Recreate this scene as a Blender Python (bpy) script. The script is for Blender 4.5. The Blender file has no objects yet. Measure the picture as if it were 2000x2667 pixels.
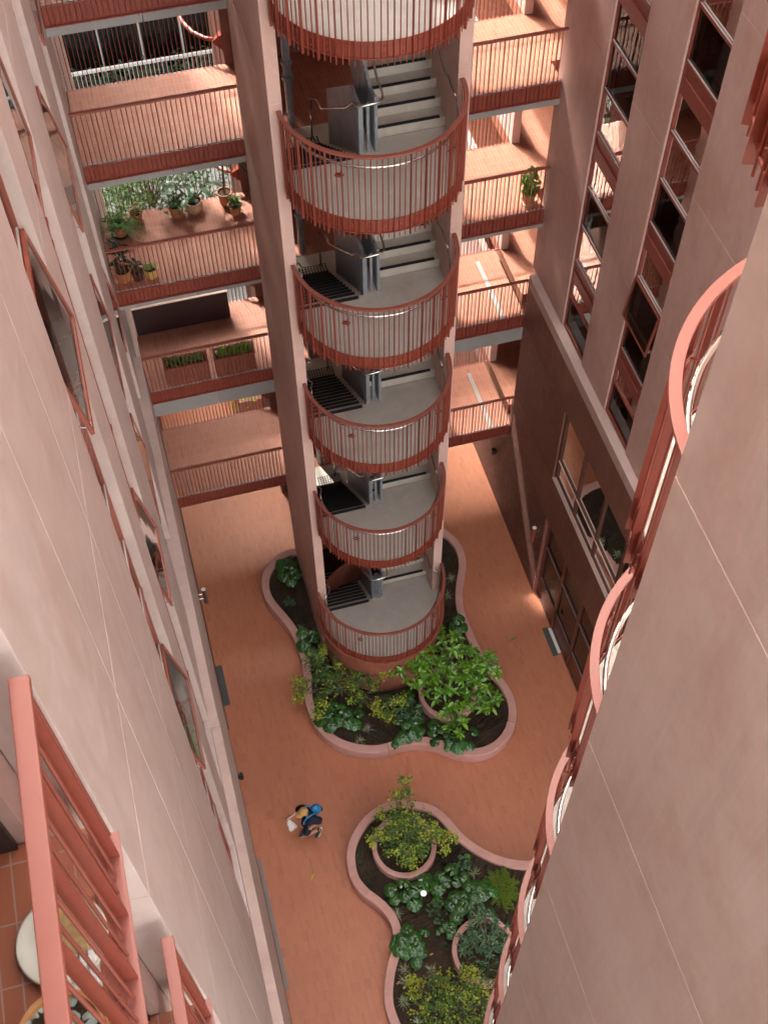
import bpy, bmesh, math, random
from mathutils import Vector, Matrix, Quaternion
random.seed(7)
R = math.radians
S = bpy.context.scene
COL = S.collection
PI = math.pi
# ------------------------------------------------------------------ helpers
def tag(o, label=None, cat=None, group=None, kind=None):
    if label: o['label'] = label
    if cat: o['category'] = cat
    if group: o['group'] = group
    if kind: o['kind'] = kind
    return o
def thing(name, label, cat, loc, group=None):
    o = bpy.data.objects.new(name, None); COL.objects.link(o)
    o.location = loc; o.empty_display_size = .2
    return tag(o, label, cat, group)
def origin(o):
    v = Vector((0, 0, 0))
    while o is not None:
        v = v + o.location; o = o.parent
    return v
class MB:
    """collects faces in world coordinates, builds ONE mesh object"""
    def __init__(s): s.v = []; s.f = []; s.uv = []
    def add(s, vs, fs):
        b = len(s.v); s.v += [tuple(p) for p in vs]; s.f += [tuple(i + b for i in f) for f in fs]
    def box(s, x0, x1, y0, y1, z0, z1):
        s.add([(x0,y0,z0),(x1,y0,z0),(x1,y1,z0),(x0,y1,z0),(x0,y0,z1),(x1,y0,z1),(x1,y1,z1),(x0,y1,z1)],
              [(0,3,2,1),(4,5,6,7),(0,1,5,4),(1,2,6,5),(2,3,7,6),(3,0,4,7)])
    def hexa(s, p):  # 8 points, box order
        s.add(p, [(0,3,2,1),(4,5,6,7),(0,1,5,4),(1,2,6,5),(2,3,7,6),(3,0,4,7)])
    def cyl(s, x, y, z0, z1, r, n=10, r1=None):
        r1 = r if r1 is None else r1
        vs = [(x+r*math.cos(2*PI*i/n), y+r*math.sin(2*PI*i/n), z0) for i in range(n)] + \
             [(x+r1*math.cos(2*PI*i/n), y+r1*math.sin(2*PI*i/n), z1) for i in range(n)]
        s.add(vs, [(i,(i+1)%n,n+(i+1)%n,n+i) for i in range(n)] + [tuple(range(n-1,-1,-1)), tuple(range(n,2*n))])
    def lathe(s, x, y, prof, n=24):
        k = len(prof)
        vs = [(x+r*math.cos(2*PI*i/n), y+r*math.sin(2*PI*i/n), z) for r, z in prof for i in range(n)]
        fs = [(j*n+i, j*n+(i+1)%n, (j+1)*n+(i+1)%n, (j+1)*n+i) for j in range(k-1) for i in range(n)]
        s.add(vs, fs)
    def tube(s, pts, r, n=8, closed=False):
        pts = [Vector(p) for p in pts]; k = len(pts); rings = []
        rr = r if isinstance(r, (list, tuple)) else [r]*k
        up = None
        for i, p in enumerate(pts):
            a = pts[(i-1) % k] if (closed or i > 0) else p
            b = pts[(i+1) % k] if (closed or i < k-1) else p
            t = (b - a).normalized()
            if up is None:
                up = Vector((0,0,1)) if abs(t.z) < .9 else Vector((1,0,0))
            sd = t.cross(up)
            if sd.length < 1e-6: sd = t.orthogonal()
            sd.normalize(); up = sd.cross(t).normalized()
            rings.append([p + (sd*math.cos(2*PI*j/n) + up*math.sin(2*PI*j/n))*rr[i] for j in range(n)])
        vs = [q for ring in rings for q in ring]
        m = k if closed else k-1
        fs = [(i*n+j, i*n+(j+1)%n, ((i+1)%k)*n+(j+1)%n, ((i+1)%k)*n+j) for i in range(m) for j in range(n)]
        if not closed: fs += [tuple(range(n-1,-1,-1)), tuple(range((k-1)*n, k*n))]
        s.add(vs, fs)
    def ring(s, cx, cy, r0, r1, z0, z1, a0, a1, n=40):
        """solid annular sector, angles in radians"""
        vs = []
        for i in range(n+1):
            a = a0+(a1-a0)*i/n; c, q = math.cos(a), math.sin(a)
            vs += [(cx+r0*c,cy+r0*q,z0),(cx+r1*c,cy+r1*q,z0),(cx+r1*c,cy+r1*q,z1),(cx+r0*c,cy+r0*q,z1)]
        fs = []
        for i in range(n):
            b = i*4; d = b+4
            fs += [(b,d,d+1,b+1),(b+1,d+1,d+2,b+2),(b+2,d+2,d+3,b+3),(b+3,d+3,d,b)]
        fs += [(0,1,2,3),(n*4+3,n*4+2,n*4+1,n*4)]
        s.add(vs, fs)
    def prism(s, poly, z0, z1):
        n = len(poly)
        s.add([(x,y,z0) for x,y in poly]+[(x,y,z1) for x,y in poly],
              [(i,(i+1)%n,n+(i+1)%n,n+i) for i in range(n)] + [tuple(range(n-1,-1,-1)), tuple(range(n,2*n))])
    def mesh(s, name, off=Vector((0,0,0)), smooth=False):
        me = bpy.data.meshes.new(name)
        me.from_pydata([(x-off.x, y-off.y, z-off.z) for x,y,z in s.v], [], s.f)
        bm = bmesh.new(); bm.from_mesh(me)
        bmesh.ops.recalc_face_normals(bm, faces=bm.faces)
        bm.to_mesh(me); bm.free()
        if smooth:
            for p in me.polygons: p.use_smooth = True
        return me
    def build(s, name, mat, parent=None, smooth=False, bevel=0, recalc=True, base=None):
        off = origin(parent) if parent is not None else (Vector(base) if base is not None else Vector((0,0,0)))
        if recalc: me = s.mesh(name, off, smooth)
        else:
            me = bpy.data.meshes.new(name); me.from_pydata([(x-off.x,y-off.y,z-off.z) for x,y,z in s.v], [], s.f)
            if smooth:
                for p in me.polygons: p.use_smooth = True
        me.materials.append(mat)
        o = bpy.data.objects.new(name, me); COL.objects.link(o)
        if parent is not None: o.parent = parent
        elif base is not None: o.location = base
        if smooth == 'auto':
            pass
        if bevel:
            m = o.modifiers.new('bevel', 'BEVEL'); m.width = bevel; m.segments = 2; m.limit_method = 'ANGLE'; m.angle_limit = R(40)
        return o
def inst(name, me, parent, world, rz=0):
    o = bpy.data.objects.new(name, me); COL.objects.link(o)
    o.parent = parent; o.location = Vector(world) - origin(parent); o.rotation_euler = (0,0,rz)
    return o
def copy_tree(o, parent=None):
    c = o.copy(); COL.objects.link(c)
    if parent is not None: c.parent = parent
    for ch in list(o.children): copy_tree(ch, c)
    return c
# ------------------------------------------------------------------ materials
def nt(name):
    m = bpy.data.materials.new(name); m.use_nodes = True
    t = m.node_tree; b = t.nodes['Principled BSDF']
    return m, t, b
def N(t, typ, **kw):
    n = t.nodes.new(typ)
    for k, v in kw.items():
        if k.startswith('i_'):
            key = k[2:]; key = int(key) if key.isdigit() else key.replace('_', ' ')
            n.inputs[key].default_value = v
        else: setattr(n, k, v)
    return n
def L(t, a, b): t.links.new(a, b)
def mixc(t, fac, a, b, mode='MIX'):
    n = t.nodes.new('ShaderNodeMix'); n.data_type = 'RGBA'; n.blend_type = mode
    for inp, val in ((0, fac), (6, a), (7, b)):
        if hasattr(val, 'links') or hasattr(val, 'is_output'): t.links.new(val, n.inputs[inp])
        else: n.inputs[inp].default_value = val if inp == 0 else (*val, 1)
    return n.outputs[2]
def ramp(t, sock, p0, p1, c0=0., c1=1.):
    n = t.nodes.new('ShaderNodeMapRange'); n.clamp = True
    L(t, sock, n.inputs[0]); n.inputs[1].default_value = p0; n.inputs[2].default_value = p1
    n.inputs[3].default_value = c0; n.inputs[4].default_value = c1
    return n.outputs[0]
def wpos(t, scale=(1,1,1), obj=False, rot=(0,0,0)):
    g = t.nodes.new('ShaderNodeTexCoord') if obj else t.nodes.new('ShaderNodeNewGeometry')
    m = t.nodes.new('ShaderNodeMapping'); m.inputs['Scale'].default_value = scale; m.inputs['Rotation'].default_value = rot
    L(t, g.outputs['Object'] if obj else g.outputs['Position'], m.inputs[0])
    return m.outputs[0]
def noise(t, vec, scale, detail=4, rough=.55):
    n = N(t, 'ShaderNodeTexNoise', i_Scale=scale, i_Detail=detail, i_Roughness=rough); L(t, vec, n.inputs['Vector'])
    return n.outputs['Fac']
def bump(t, b, height, strength=.2, dist=.01):
    n = N(t, 'ShaderNodeBump', i_Strength=strength, i_Distance=dist); L(t, height, n.inputs['Height']); L(t, n.outputs[0], b.inputs['Normal'])

def concrete(name, c, c2, rough=.55, streak=.5, spec=.5, pale=(.5,.42,.42)):
    """pigmented off-form concrete: cloudy mottling, vertical run streaks, pale scuffs and small blowholes"""
    m, t, b = nt(name)
    p = wpos(t)
    big = noise(t, p, .7, 5, .6)
    pv = wpos(t, (2.6, 2.6, .16))
    st = noise(t, pv, 2.2, 5, .65)
    pv2 = wpos(t, (9, 9, .25))
    st2 = noise(t, pv2, 2.0, 3, .6)
    col = mixc(t, ramp(t, big, .33, .68), c, c2)
    col = mixc(t, ramp(t, st, .5, .78, 0, streak), col, tuple(x*.72 for x in c))
    col = mixc(t, ramp(t, st2, .58, .8, 0, streak*.55), col, pale)
    mott = noise(t, p, 5.5, 6, .65)
    col = mixc(t, ramp(t, mott, .5, .74, 0, .5), col, tuple(min(1, x*1.3+.02) for x in c2))
    cloud = noise(t, wpos(t, (1,1,.55)), 1.7, 7, .68)
    col = mixc(t, ramp(t, cloud, .5, .72, 0, .55), col, tuple(x*f_ for x, f_ in zip(c2, (.86,.74,.68))))
    scuff = noise(t, wpos(t, (3, 3, 1.1), rot=(.3,.2,.5)), 3.1, 8, .72)
    col = mixc(t, ramp(t, scuff, .68, .73, 0, .35), col, pale)
    hole = N(t, 'ShaderNodeTexVoronoi', i_Scale=14.0); L(t, p, hole.inputs['Vector'])
    hm = ramp(t, hole.outputs['Distance'], .0, .05, 1, 0)
    sel = ramp(t, noise(t, p, 2.3, 2), .56, .6)
    mm = N(t, 'ShaderNodeMath', operation='MULTIPLY'); L(t, hm, mm.inputs[0]); L(t, sel, mm.inputs[1])
    col = mixc(t, mm.outputs[0], col, tuple(x*.5 for x in c))
    L(t, col, b.inputs['Base Color'])
    rr = ramp(t, mott, .3, .7, rough-.1, rough+.12); L(t, rr, b.inputs['Roughness'])
    b.inputs['Specular IOR Level'].default_value = spec
    bump(t, b, noise(t, p, 38, 5, .6), .12, .004)
    return m
def plain(name, c, rough=.5, metal=0, spec=.5, var=.0, vs=6, bumps=0, bs=60, coat=0):
    m, t, b = nt(name)
    b.inputs['Roughness'].default_value = rough; b.inputs['Metallic'].default_value = metal
    b.inputs['Specular IOR Level'].default_value = spec
    if coat: b.inputs['Coat Weight'].default_value = coat; b.inputs['Coat Roughness'].default_value = .08
    if var:
        f = noise(t, wpos(t), vs, 5, .6)
        L(t, mixc(t, ramp(t, f, .3, .7), tuple(x*(1-var) for x in c), tuple(min(1, x*(1+var)) for x in c)), b.inputs['Base Color'])
    else: b.inputs['Base Color'].default_value = (*c, 1)
    if bumps: bump(t, b, noise(t, wpos(t), bs, 4), bumps, .004)
    return m
def bricks(name, c1, c2, mortar, bw, bh, ms, axis='xy', off=0., rough=.5, stain=(.2,.1,.07), spec=.5, msmooth=.1, darkamt=.5):
    """bw along the first axis letter, bh along the second"""
    m, t, b = nt(name)
    g = t.nodes.new('ShaderNodeNewGeometry'); sx = t.nodes.new('ShaderNodeSeparateXYZ'); L(t, g.outputs['Position'], sx.inputs[0])
    cb = t.nodes.new('ShaderNodeCombineXYZ')
    L(t, sx.outputs['xyz'.index(axis[0])], cb.inputs[0]); L(t, sx.outputs['xyz'.index(axis[1])], cb.inputs[1])
    br = N(t, 'ShaderNodeTexBrick', offset=off, i_Scale=1.0, i_Mortar_Size=ms, i_Mortar_Smooth=msmooth, i_Bias=0.0, i_Brick_Width=bw, i_Row_Height=bh)
    br.inputs['Color1'].default_value = (*c1,1); br.inputs['Color2'].default_value = (*c2,1); br.inputs['Mortar'].default_value = (*mortar,1)
    L(t, cb.outputs[0], br.inputs['Vector'])
    p = wpos(t)
    col = mixc(t, ramp(t, noise(t, p, .55, 5, .6), .38, .72, 0, darkamt), br.outputs['Color'], stain)
    col = mixc(t, ramp(t, noise(t, p, 7, 6, .7), .6, .8, 0, .25), col, stain)
    cellv = N(t, 'ShaderNodeTexWhiteNoise', noise_dimensions='2D')
    sn = N(t, 'ShaderNodeVectorMath', operation='SNAP'); sn.inputs[1].default_value = (bw, bh, 1)
    L(t, cb.outputs[0], sn.inputs[0]); L(t, sn.outputs[0], cellv.inputs['Vector'])
    dk = ramp(t, cellv.outputs['Value'], .7, 1.0, 0, .26)
    col = mixc(t, dk, col, tuple(x*.62 for x in c2))
    L(t, col, b.inputs['Base Color'])
    L(t, ramp(t, noise(t, p, 9, 4), .3, .7, rough-.12, rough+.12), b.inputs['Roughness'])
    b.inputs['Specular IOR Level'].default_value = spec
    iv = N(t, 'ShaderNodeMath', operation='SUBTRACT'); iv.inputs[0].default_value = 1; L(t, br.outputs['Fac'], iv.inputs[1])
    bump(t, b, iv.outputs[0], .35, .006)
    return m
def leafmat(name, cols, rough=.35, spec=.5, trans=.25, coat=0):
    """leaf colours picked per leaf (mesh island)"""
    m, t, b = nt(name)
    g = t.nodes.new('ShaderNodeNewGeometry')
    cr = t.nodes.new('ShaderNodeValToRGB'); el = cr.color_ramp.elements
    el[0].color = (*cols[0],1); el[1].color = (*cols[-1],1)
    for i, c in enumerate(cols[1:-1]):
        e = el.new((i+1)/(len(cols)-1)); e.color = (*c,1)
    L(t, g.outputs['Random Per Island'], cr.inputs[0])
    L(t, cr.outputs[0], b.inputs['Base Color'])
    b.inputs['Roughness'].default_value = rough; b.inputs['Specular IOR Level'].default_value = spec
    b.inputs['Coat Weight'].default_value = coat; b.inputs['Coat Roughness'].default_value = .15
    tr = t.nodes.new('ShaderNodeBsdfTranslucent'); L(t, cr.outputs[0], tr.inputs[0])
    mx = t.nodes.new('ShaderNodeMixShader'); mx.inputs[0].default_value = trans
    L(t, b.outputs[0], mx.inputs[1]); L(t, tr.outputs[0], mx.inputs[2])
    L(t, mx.outputs[0], t.nodes['Material Output'].inputs[0])
    return m
def glass(name, tint, refl_rough=.015, mirror=1.5, wavy=.02):
    m, t, b = nt(name)
    out = t.nodes['Material Output']
    tr = N(t, 'ShaderNodeBsdfTransparent'); tr.inputs[0].default_value = (*tint,1)
    gl = N(t, 'ShaderNodeBsdfGlossy'); gl.inputs['Roughness'].default_value = refl_rough; gl.inputs[0].default_value = (.9,.95,.95,1)
    fr = N(t, 'ShaderNodeFresnel', i_IOR=mirror)
    bp = N(t, 'ShaderNodeBump', i_Strength=.25, i_Distance=wavy)
    L(t, noise(t, wpos(t), 2.6, 2, .4), bp.inputs['Height'])
    L(t, bp.outputs[0], gl.inputs['Normal'])
    mx = t.nodes.new('ShaderNodeMixShader'); L(t, fr.outputs[0], mx.inputs[0]); L(t, tr.outputs[0], mx.inputs[1]); L(t, gl.outputs[0], mx.inputs[2])
    L(t, mx.outputs[0], out.inputs[0])
    return m

M = {}
M['wall'] = concrete('pink_concrete_sky_paled', (.52,.415,.385), (.465,.36,.325), .5, .45, .5, (.56,.5,.49))  # greyed and paled to hold the sky sheen on the left wall
M['wallb'] = concrete('rose_concrete', (.53,.365,.32), (.47,.295,.25), .6, .5, .4, (.48,.36,.33))
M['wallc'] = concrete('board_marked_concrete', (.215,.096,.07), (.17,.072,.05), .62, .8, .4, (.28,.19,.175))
M['near'] = concrete('near_tower_concrete', (.49,.375,.33), (.42,.295,.25), .55, .5, .5, (.55,.48,.45))
M['slab'] = concrete('tower_concrete_brightened', (.58,.39,.335), (.5,.31,.26), .55, .4, .5, (.53,.43,.41))  # same concrete as the near tower, lightened to make up for weak light
M['ledge'] = concrete('ledge_concrete', (.5,.37,.33), (.44,.31,.27), .65, .1)
M['drum'] = concrete('drum_concrete', (.27,.085,.05), (.21,.062,.036), .65, .5, .35, (.36,.2,.16))
M['rim'] = concrete('rim_concrete', (.55,.305,.26), (.48,.245,.205), .65, .2, .35, (.6,.38,.34))
M['cream'] = concrete('landing_concrete', (.49,.455,.405), (.42,.385,.335), .6, .0, .4, (.6,.56,.5))
M['riser'] = concrete('stair_concrete', (.5,.45,.39), (.42,.37,.31), .7, .3, .3, (.55,.5,.45))
M['sealant'] = plain('joint_sealant', (.58,.4,.33), .7)
M['jointred'] = plain('joint_red', (.4,.17,.14), .7)
M['pave'] = bricks('terracotta_paving', (.51,.178,.085), (.47,.155,.07), (.42,.2,.14), .0775, .2275, .005, 'xy', 0., .5, (.36,.13,.075), .45, .3, .45)
M['tile'] = bricks('terracotta_tiles', (.34,.13,.08), (.3,.108,.064), (.35,.2,.15), .0775, .2275, .0035, 'xy', 0., .55, (.27,.1,.06), .3, .3, .3)  # colour lowered to stand in for shade on the decks
M['tilebig'] = bricks('balcony_tiles', (.36,.115,.055), (.33,.1,.047), (.36,.24,.2), .078, .2275, .0035, 'xy', 0., .5, (.28,.085,.045), .45, .2, .3)
M['brick'] = bricks('dark_brick', (.17,.075,.056), (.12,.048,.036), (.19,.125,.1), .23, .05, .007, 'yz', .5, .6, (.11,.045,.036), .4, .2, .5)
M['street'] = bricks('grey_pavers', (.27,.27,.25), (.24,.24,.225), (.2,.2,.19), .6, .6, .01, 'xy', .5, .7, (.2,.2,.18), .3)
M['red'] = plain('red_paint_shaded', (.2,.038,.022), .45, 0, .5, .1, 9)  # railing red, darkened to hold the shade on the fascias
M['redlite'] = plain('red_paint_sky_lit', (.235,.064,.044), .4, 0, .5, .06, 5)  # same railing red, paler to hold the sky sheen on the caps
M['redmetal'] = plain('red_window_paint', (.22,.05,.034), .4, 0, .5, .1, 8)
M['redwin'] = plain('red_sash_paint', (.24,.065,.042), .4, 0, .5, .1, 8)
M['beam'] = plain('grey_beam_paint', (.25,.232,.222), .6, 0, .4, .06, 3)
M['steel'] = plain('stainless_steel', (.62,.57,.53), .22, 1, .5, .06, 14)
M['zinc'] = plain('galvanised_steel', (.29,.31,.34), .5, .55, .5, .15, 7)
M['nosing'] = plain('black_nosing', (.022,.024,.027), .75, 0, .3, .2, 30)
M['soil'] = None
M['black'] = plain('black_plastic', (.015,.015,.016), .45)
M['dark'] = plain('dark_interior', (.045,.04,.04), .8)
M['sill'] = plain('inside_sill', (.4,.31,.27), .6, 0, .4, .05)
M['curtain'] = plain('pale_blind', (.5,.47,.4), .8)
M['white'] = plain('white_paint', (.72,.7,.67), .45)
M['beadm'] = plain('aluminium_bead', (.36,.34,.32), .5, 0, .4)
M['glassR'] = glass('dark_window_glass', (.25,.28,.28), .012, 1.42, .005)
M['glassL'] = glass('pale_window_glass', (.55,.57,.57), .03, 2.1, .006)
M['core'] = plain('shade_darkened_concrete', (.14,.055,.04), .7, 0, .3, .2, 2)  # darkened to put the tower's inner shade into the colour
M['terra'] = plain('terracotta_pot', (.36,.14,.06), .6, 0, .4, .2, 10)
M['terra2'] = plain('pale_terracotta_pot', (.42,.25,.16), .6, 0, .4, .2, 10)
M['yellowpot'] = plain('yellow_pot', (.52,.33,.1), .5, 0, .4, .15, 9)
M['rust'] = plain('rust_trough', (.2,.06,.035), .6, 0, .4, .25, 12, .2)
M['bark'] = plain('bark', (.12,.08,.055), .85, 0, .3, .3, 30, .4, 40)
M['stem'] = plain('green_stem', (.09,.12,.04), .6, 0, .3, .3, 30)
def soil():
    m, t, b = nt('bark_mulch_soil')
    p = wpos(t)
    v = N(t, 'ShaderNodeTexVoronoi', i_Scale=60.0); L(t, p, v.inputs['Vector'])
    col = mixc(t, ramp(t, noise(t, p, 2.2, 6, .7), .35, .7), (.028,.02,.015), (.062,.04,.026))
    col = mixc(t, ramp(t, v.outputs['Color'], .55, 1.0, 0, .8), col, (.1,.065,.04))
    col = mixc(t, ramp(t, noise(t, p, 95, 2, .5), .66, .74, 0, .8), col, (.22,.15,.1))
    L(t, col, b.inputs['Base Color']); b.inputs['Roughness'].default_value = .95; b.inputs['Specular IOR Level'].default_value = .15
    bump(t, b, noise(t, p, 45, 6, .7), .9, .02)
    return m
M['soil'] = soil()
# leaves
M['lf_round'] = leafmat('glossy_round_leaf', [(.035,.115,.02),(.045,.15,.026),(.026,.085,.018),(.07,.19,.035)], .24, .6, .12, .35)
M['lf_mag'] = leafmat('broad_green_leaf', [(.09,.23,.015),(.14,.33,.025),(.055,.15,.015),(.25,.45,.035)], .28, .55, .2, .25)
M['lf_maple'] = leafmat('maple_leaf', [(.06,.15,.035),(.04,.115,.04),(.11,.2,.03),(.22,.3,.035)], .5, .4, .3)
M['lf_mapley'] = leafmat('yellow_maple_leaf', [(.36,.42,.03),(.48,.5,.05),(.22,.33,.03)], .5, .4, .3)
M['lf_dark'] = leafmat('dark_shrub_leaf', [(.025,.07,.03),(.045,.11,.045),(.08,.17,.055),(.02,.05,.025)], .35, .5, .12, .15)
M['lf_fern'] = leafmat('fern_leaf', [(.06,.14,.022),(.09,.19,.035),(.04,.1,.02)], .5, .4, .25)
M['lf_bright'] = leafmat('bright_leaf', [(.09,.24,.02),(.14,.32,.03),(.05,.16,.015)], .45, .4, .3)
M['lf_cover'] = leafmat('moss_green_leaf', [(.13,.2,.02),(.2,.27,.03),(.08,.13,.015)], .6, .3, .25)
M['lf_tuft'] = leafmat('striped_grass_blade', [(.36,.37,.22),(.2,.25,.11),(.5,.5,.34)], .55, .4, .2)
M['lf_mondo'] = leafmat('dark_grass_blade', [(.012,.035,.012),(.02,.055,.018)], .45, .4, .1)
M['lf_rub'] = leafmat('rubber_leaf', [(.012,.03,.016),(.018,.045,.02)], .25, .6, .05, .3)
M['lf_tree'] = leafmat('street_tree_leaf', [(.045,.09,.022),(.06,.12,.03),(.03,.065,.02),(.11,.17,.035)], .5, .4, .3)
M['lf_grey'] = leafmat('grey_succulent_leaf', [(.36,.42,.38),(.28,.34,.3)], .5, .4, .1)
M['hedge'] = leafmat('hedge_leaf', [(.012,.03,.012),(.02,.045,.018),(.03,.065,.025)], .5, .3, .15)
# ------------------------------------------------------------------ camera (solved from the photograph's vanishing points)
CH = 27.55
fpx, pit, yaw, rol = 3119.02, .969376, .259097, -.0118786
fw = Vector((math.sin(yaw)*math.cos(pit), math.cos(yaw)*math.cos(pit), -math.sin(pit)))
rt = Vector((math.cos(yaw), -math.sin(yaw), 0)); up = rt.cross(fw)
rt2 = rt*math.cos(rol) + up*math.sin(rol); up2 = -rt*math.sin(rol) + up*math.cos(rol)
cam = bpy.data.cameras.new('camera'); co = bpy.data.objects.new('camera', cam); COL.objects.link(co)
co.matrix_world = Matrix(((rt2.x,up2.x,-fw.x,0),(rt2.y,up2.y,-fw.y,0),(rt2.z,up2.z,-fw.z,CH),(0,0,0,1)))
cam.sensor_fit = 'VERTICAL'; cam.sensor_height = 24; cam.lens = fpx/2667*24
cam.clip_start = .05; cam.clip_end = 2000
cam.dof.use_dof = True; cam.dof.focus_distance = 24; cam.dof.aperture_fstop = 5.6
S.camera = co
# ------------------------------------------------------------------ light
SUN_EL = R(51); sd = Vector((-.36, .93, 0)).normalized()
sunv = Vector((sd.x*math.cos(SUN_EL), sd.y*math.cos(SUN_EL), math.sin(SUN_EL)))
W = bpy.data.worlds.new('World'); S.world = W; W.use_nodes = True
wt = W.node_tree; bg = wt.nodes['Background']
sky = wt.nodes.new('ShaderNodeTexSky'); sky.sky_type = 'NISHITA'; sky.sun_disc = False
sky.sun_elevation = SUN_EL; sky.sun_rotation = math.atan2(sd.x, sd.y)
sky.air_density = 1.0; sky.dust_density = 4.0; sky.ozone_density = 1.0
hz = mixc(wt, .8, (0,0,0), (0,0,0))
mixn = [n for n in wt.nodes if n.bl_idname == 'ShaderNodeMix'][0]
rgb2 = wt.nodes.new('ShaderNodeRGBToBW'); wt.links.new(sky.outputs[0], rgb2.inputs[0])
wt.links.new(sky.outputs[0], mixn.inputs[6]); wt.links.new(rgb2.outputs[0], mixn.inputs[7])
geo = wt.nodes.new('ShaderNodeTexCoord'); sxz = wt.nodes.new('ShaderNodeSeparateXYZ'); wt.links.new(geo.outputs['Generated'], sxz.inputs[0])
mr = wt.nodes.new('ShaderNodeMapRange'); wt.links.new(sxz.outputs[2], mr.inputs[0]); mr.inputs[1].default_value = 0; mr.inputs[2].default_value = 1; mr.inputs[3].default_value = 1.15; mr.inputs[4].default_value = 1.15
hz2 = wt.nodes.new('ShaderNodeVectorMath'); hz2.operation = 'SCALE'; wt.links.new(hz, hz2.inputs[0]); wt.links.new(mr.outputs[0], hz2.inputs['Scale'])   # thin high cloud: brighter overhead
wb = wt.nodes.new('ShaderNodeVectorMath'); wb.operation = 'MULTIPLY'; wb.inputs[1].default_value = (1.03, 1.0, .92); wt.links.new(hz2.outputs[0], wb.inputs[0])
wt.links.new(wb.outputs[0], bg.inputs[0]); bg.inputs[1].default_value = .15
sl = bpy.data.lights.new('sun', 'SUN'); sl.energy = .55; sl.angle = R(1.8); sl.color = (1,.94,.86)
so = bpy.data.objects.new('sun', sl); COL.objects.link(so); so.location = (-10, 30, 60)
so.rotation_euler = (-sunv).to_track_quat('-Z', 'Y').to_euler()
vs = S.view_settings; vs.view_transform = 'Standard'; vs.look = 'None'; vs.exposure = 4.1; vs.gamma = 1
S.cycles.max_bounces = 10; S.cycles.diffuse_bounces = 6; S.cycles.glossy_bounces = 4; S.cycles.transparent_max_bounces = 16
S.cycles.use_denoising = True
# ------------------------------------------------------------------ levels
FL = {0:0., 1:3.8, 2:7.75, 3:10.8, 4:13.85, 5:16.9, 6:19.95, 7:23.0, 8:26.05, 9:29.1, 10:32.15, 11:35.2, 12:38.25, 13:41.3, 14:44.35}
HT = 38.5   # top of the blocks round the court
ORD = {1:'lowest', 2:'second', 3:'third', 4:'fourth', 5:'fifth'}
# ------------------------------------------------------------------ ground
g = MB(); g.add([(-400,-400,-.02),(400,-400,-.02),(400,400,-.02),(-400,400,-.02)], [(0,1,2,3)])
tag(g.build('ground', plain('ground_grey', (.2,.2,.18), .9, 0, .2, .2, .5)), kind='structure')
g = MB(); g.box(-1.2, 9.4, -6, 25.2, -.015, 0)
tag(g.build('courtyard_paving', M['pave']), kind='structure')
g = MB(); g.box(-30, 40, 25.2, 60, -.014, -.002)
tag(g.build('street_pavement', M['street']), kind='structure')
# ------------------------------------------------------------------ railings
RB_R = .0085
def bar_mesh(z0, z1):
    b = MB(); b.cyl(0, 0, z0, z1, RB_R, 8); me = b.mesh('baluster', smooth=False); me.materials.append(M['red']); return me
def flat_mesh(z0, z1, d0=-.03, d1=.018):
    b = MB(); b.box(-.005, .005, d0, d1, z0, z1); me = b.mesh('flat_baluster'); me.materials.append(M['red']); return me
bb = MB(); bb.cyl(0,0,0,.012,.014,8); bb.cyl(0,0,.012,.02,.009,6)
bolt_me = bb.mesh('bolt'); bolt_me.materials.append(M['red'])
_rot = Matrix.Rotation(PI/2, 4, 'X'); bolt_me.transform(_rot)   # axis now along -Y
BAR = bar_mesh(-.40, 1.05); FLT = flat_mesh(-.40, 1.05)
BARS = bar_mesh(-.05, 1.25); FLTS = flat_mesh(-.05, 1.25)
def rail_straight(name, label, x0, x1, y, z, out=-1, group=None, full=True, sp=.084, phase=0):
    """railing along X at y; out = side the fascia faces"""
    t = thing(name, label, 'railing', ((x0+x1)/2, y, z), group)
    ht = 1.08 if full else 1.28
    h = MB(); h.box(x0, x1, y-.034, y+.034, z+ht-.035, z+ht)
    h.build('handrail', M['redlite'], t, bevel=.004)
    if full:
        f = MB()
        f.box(x0, x1, y-out*.02, y-out*.03, z-.36, z-.02)
        f.box(x0, x1, y+out*.03, y-out*.02, z-.375, z-.36)
        f.box(x0, x1, y-out*.02, y+out*.0105, z-.035, z-.02)
        fo = f.build('fascia', M['red'], t)
        k = int((x1-x0-.1)/.252)
        for i in range(k+1):
            bx = x0+.1+i*.252
            for zz in (-.12, -.25):
                bo = inst('bolt', bolt_me, fo, (bx, y-out*.02, z+zz), 0 if out < 0 else PI)
    else:
        f = MB(); f.box(x0, x1, y-.02, y+.02, z-.03, z-.005); f.build('bottom_rail', M['red'], t)
    n = int((x1-x0-.03)/sp)
    for i in range(n+1):
        bx = x0+.02+i*sp
        if (i+phase) % 3 == 1: inst('flat_baluster', FLT if full else FLTS, t, (bx, y, z), 0 if out < 0 else PI)
        else: inst('baluster', BAR if full else BARS, t, (bx, y, z))
    return t
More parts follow.
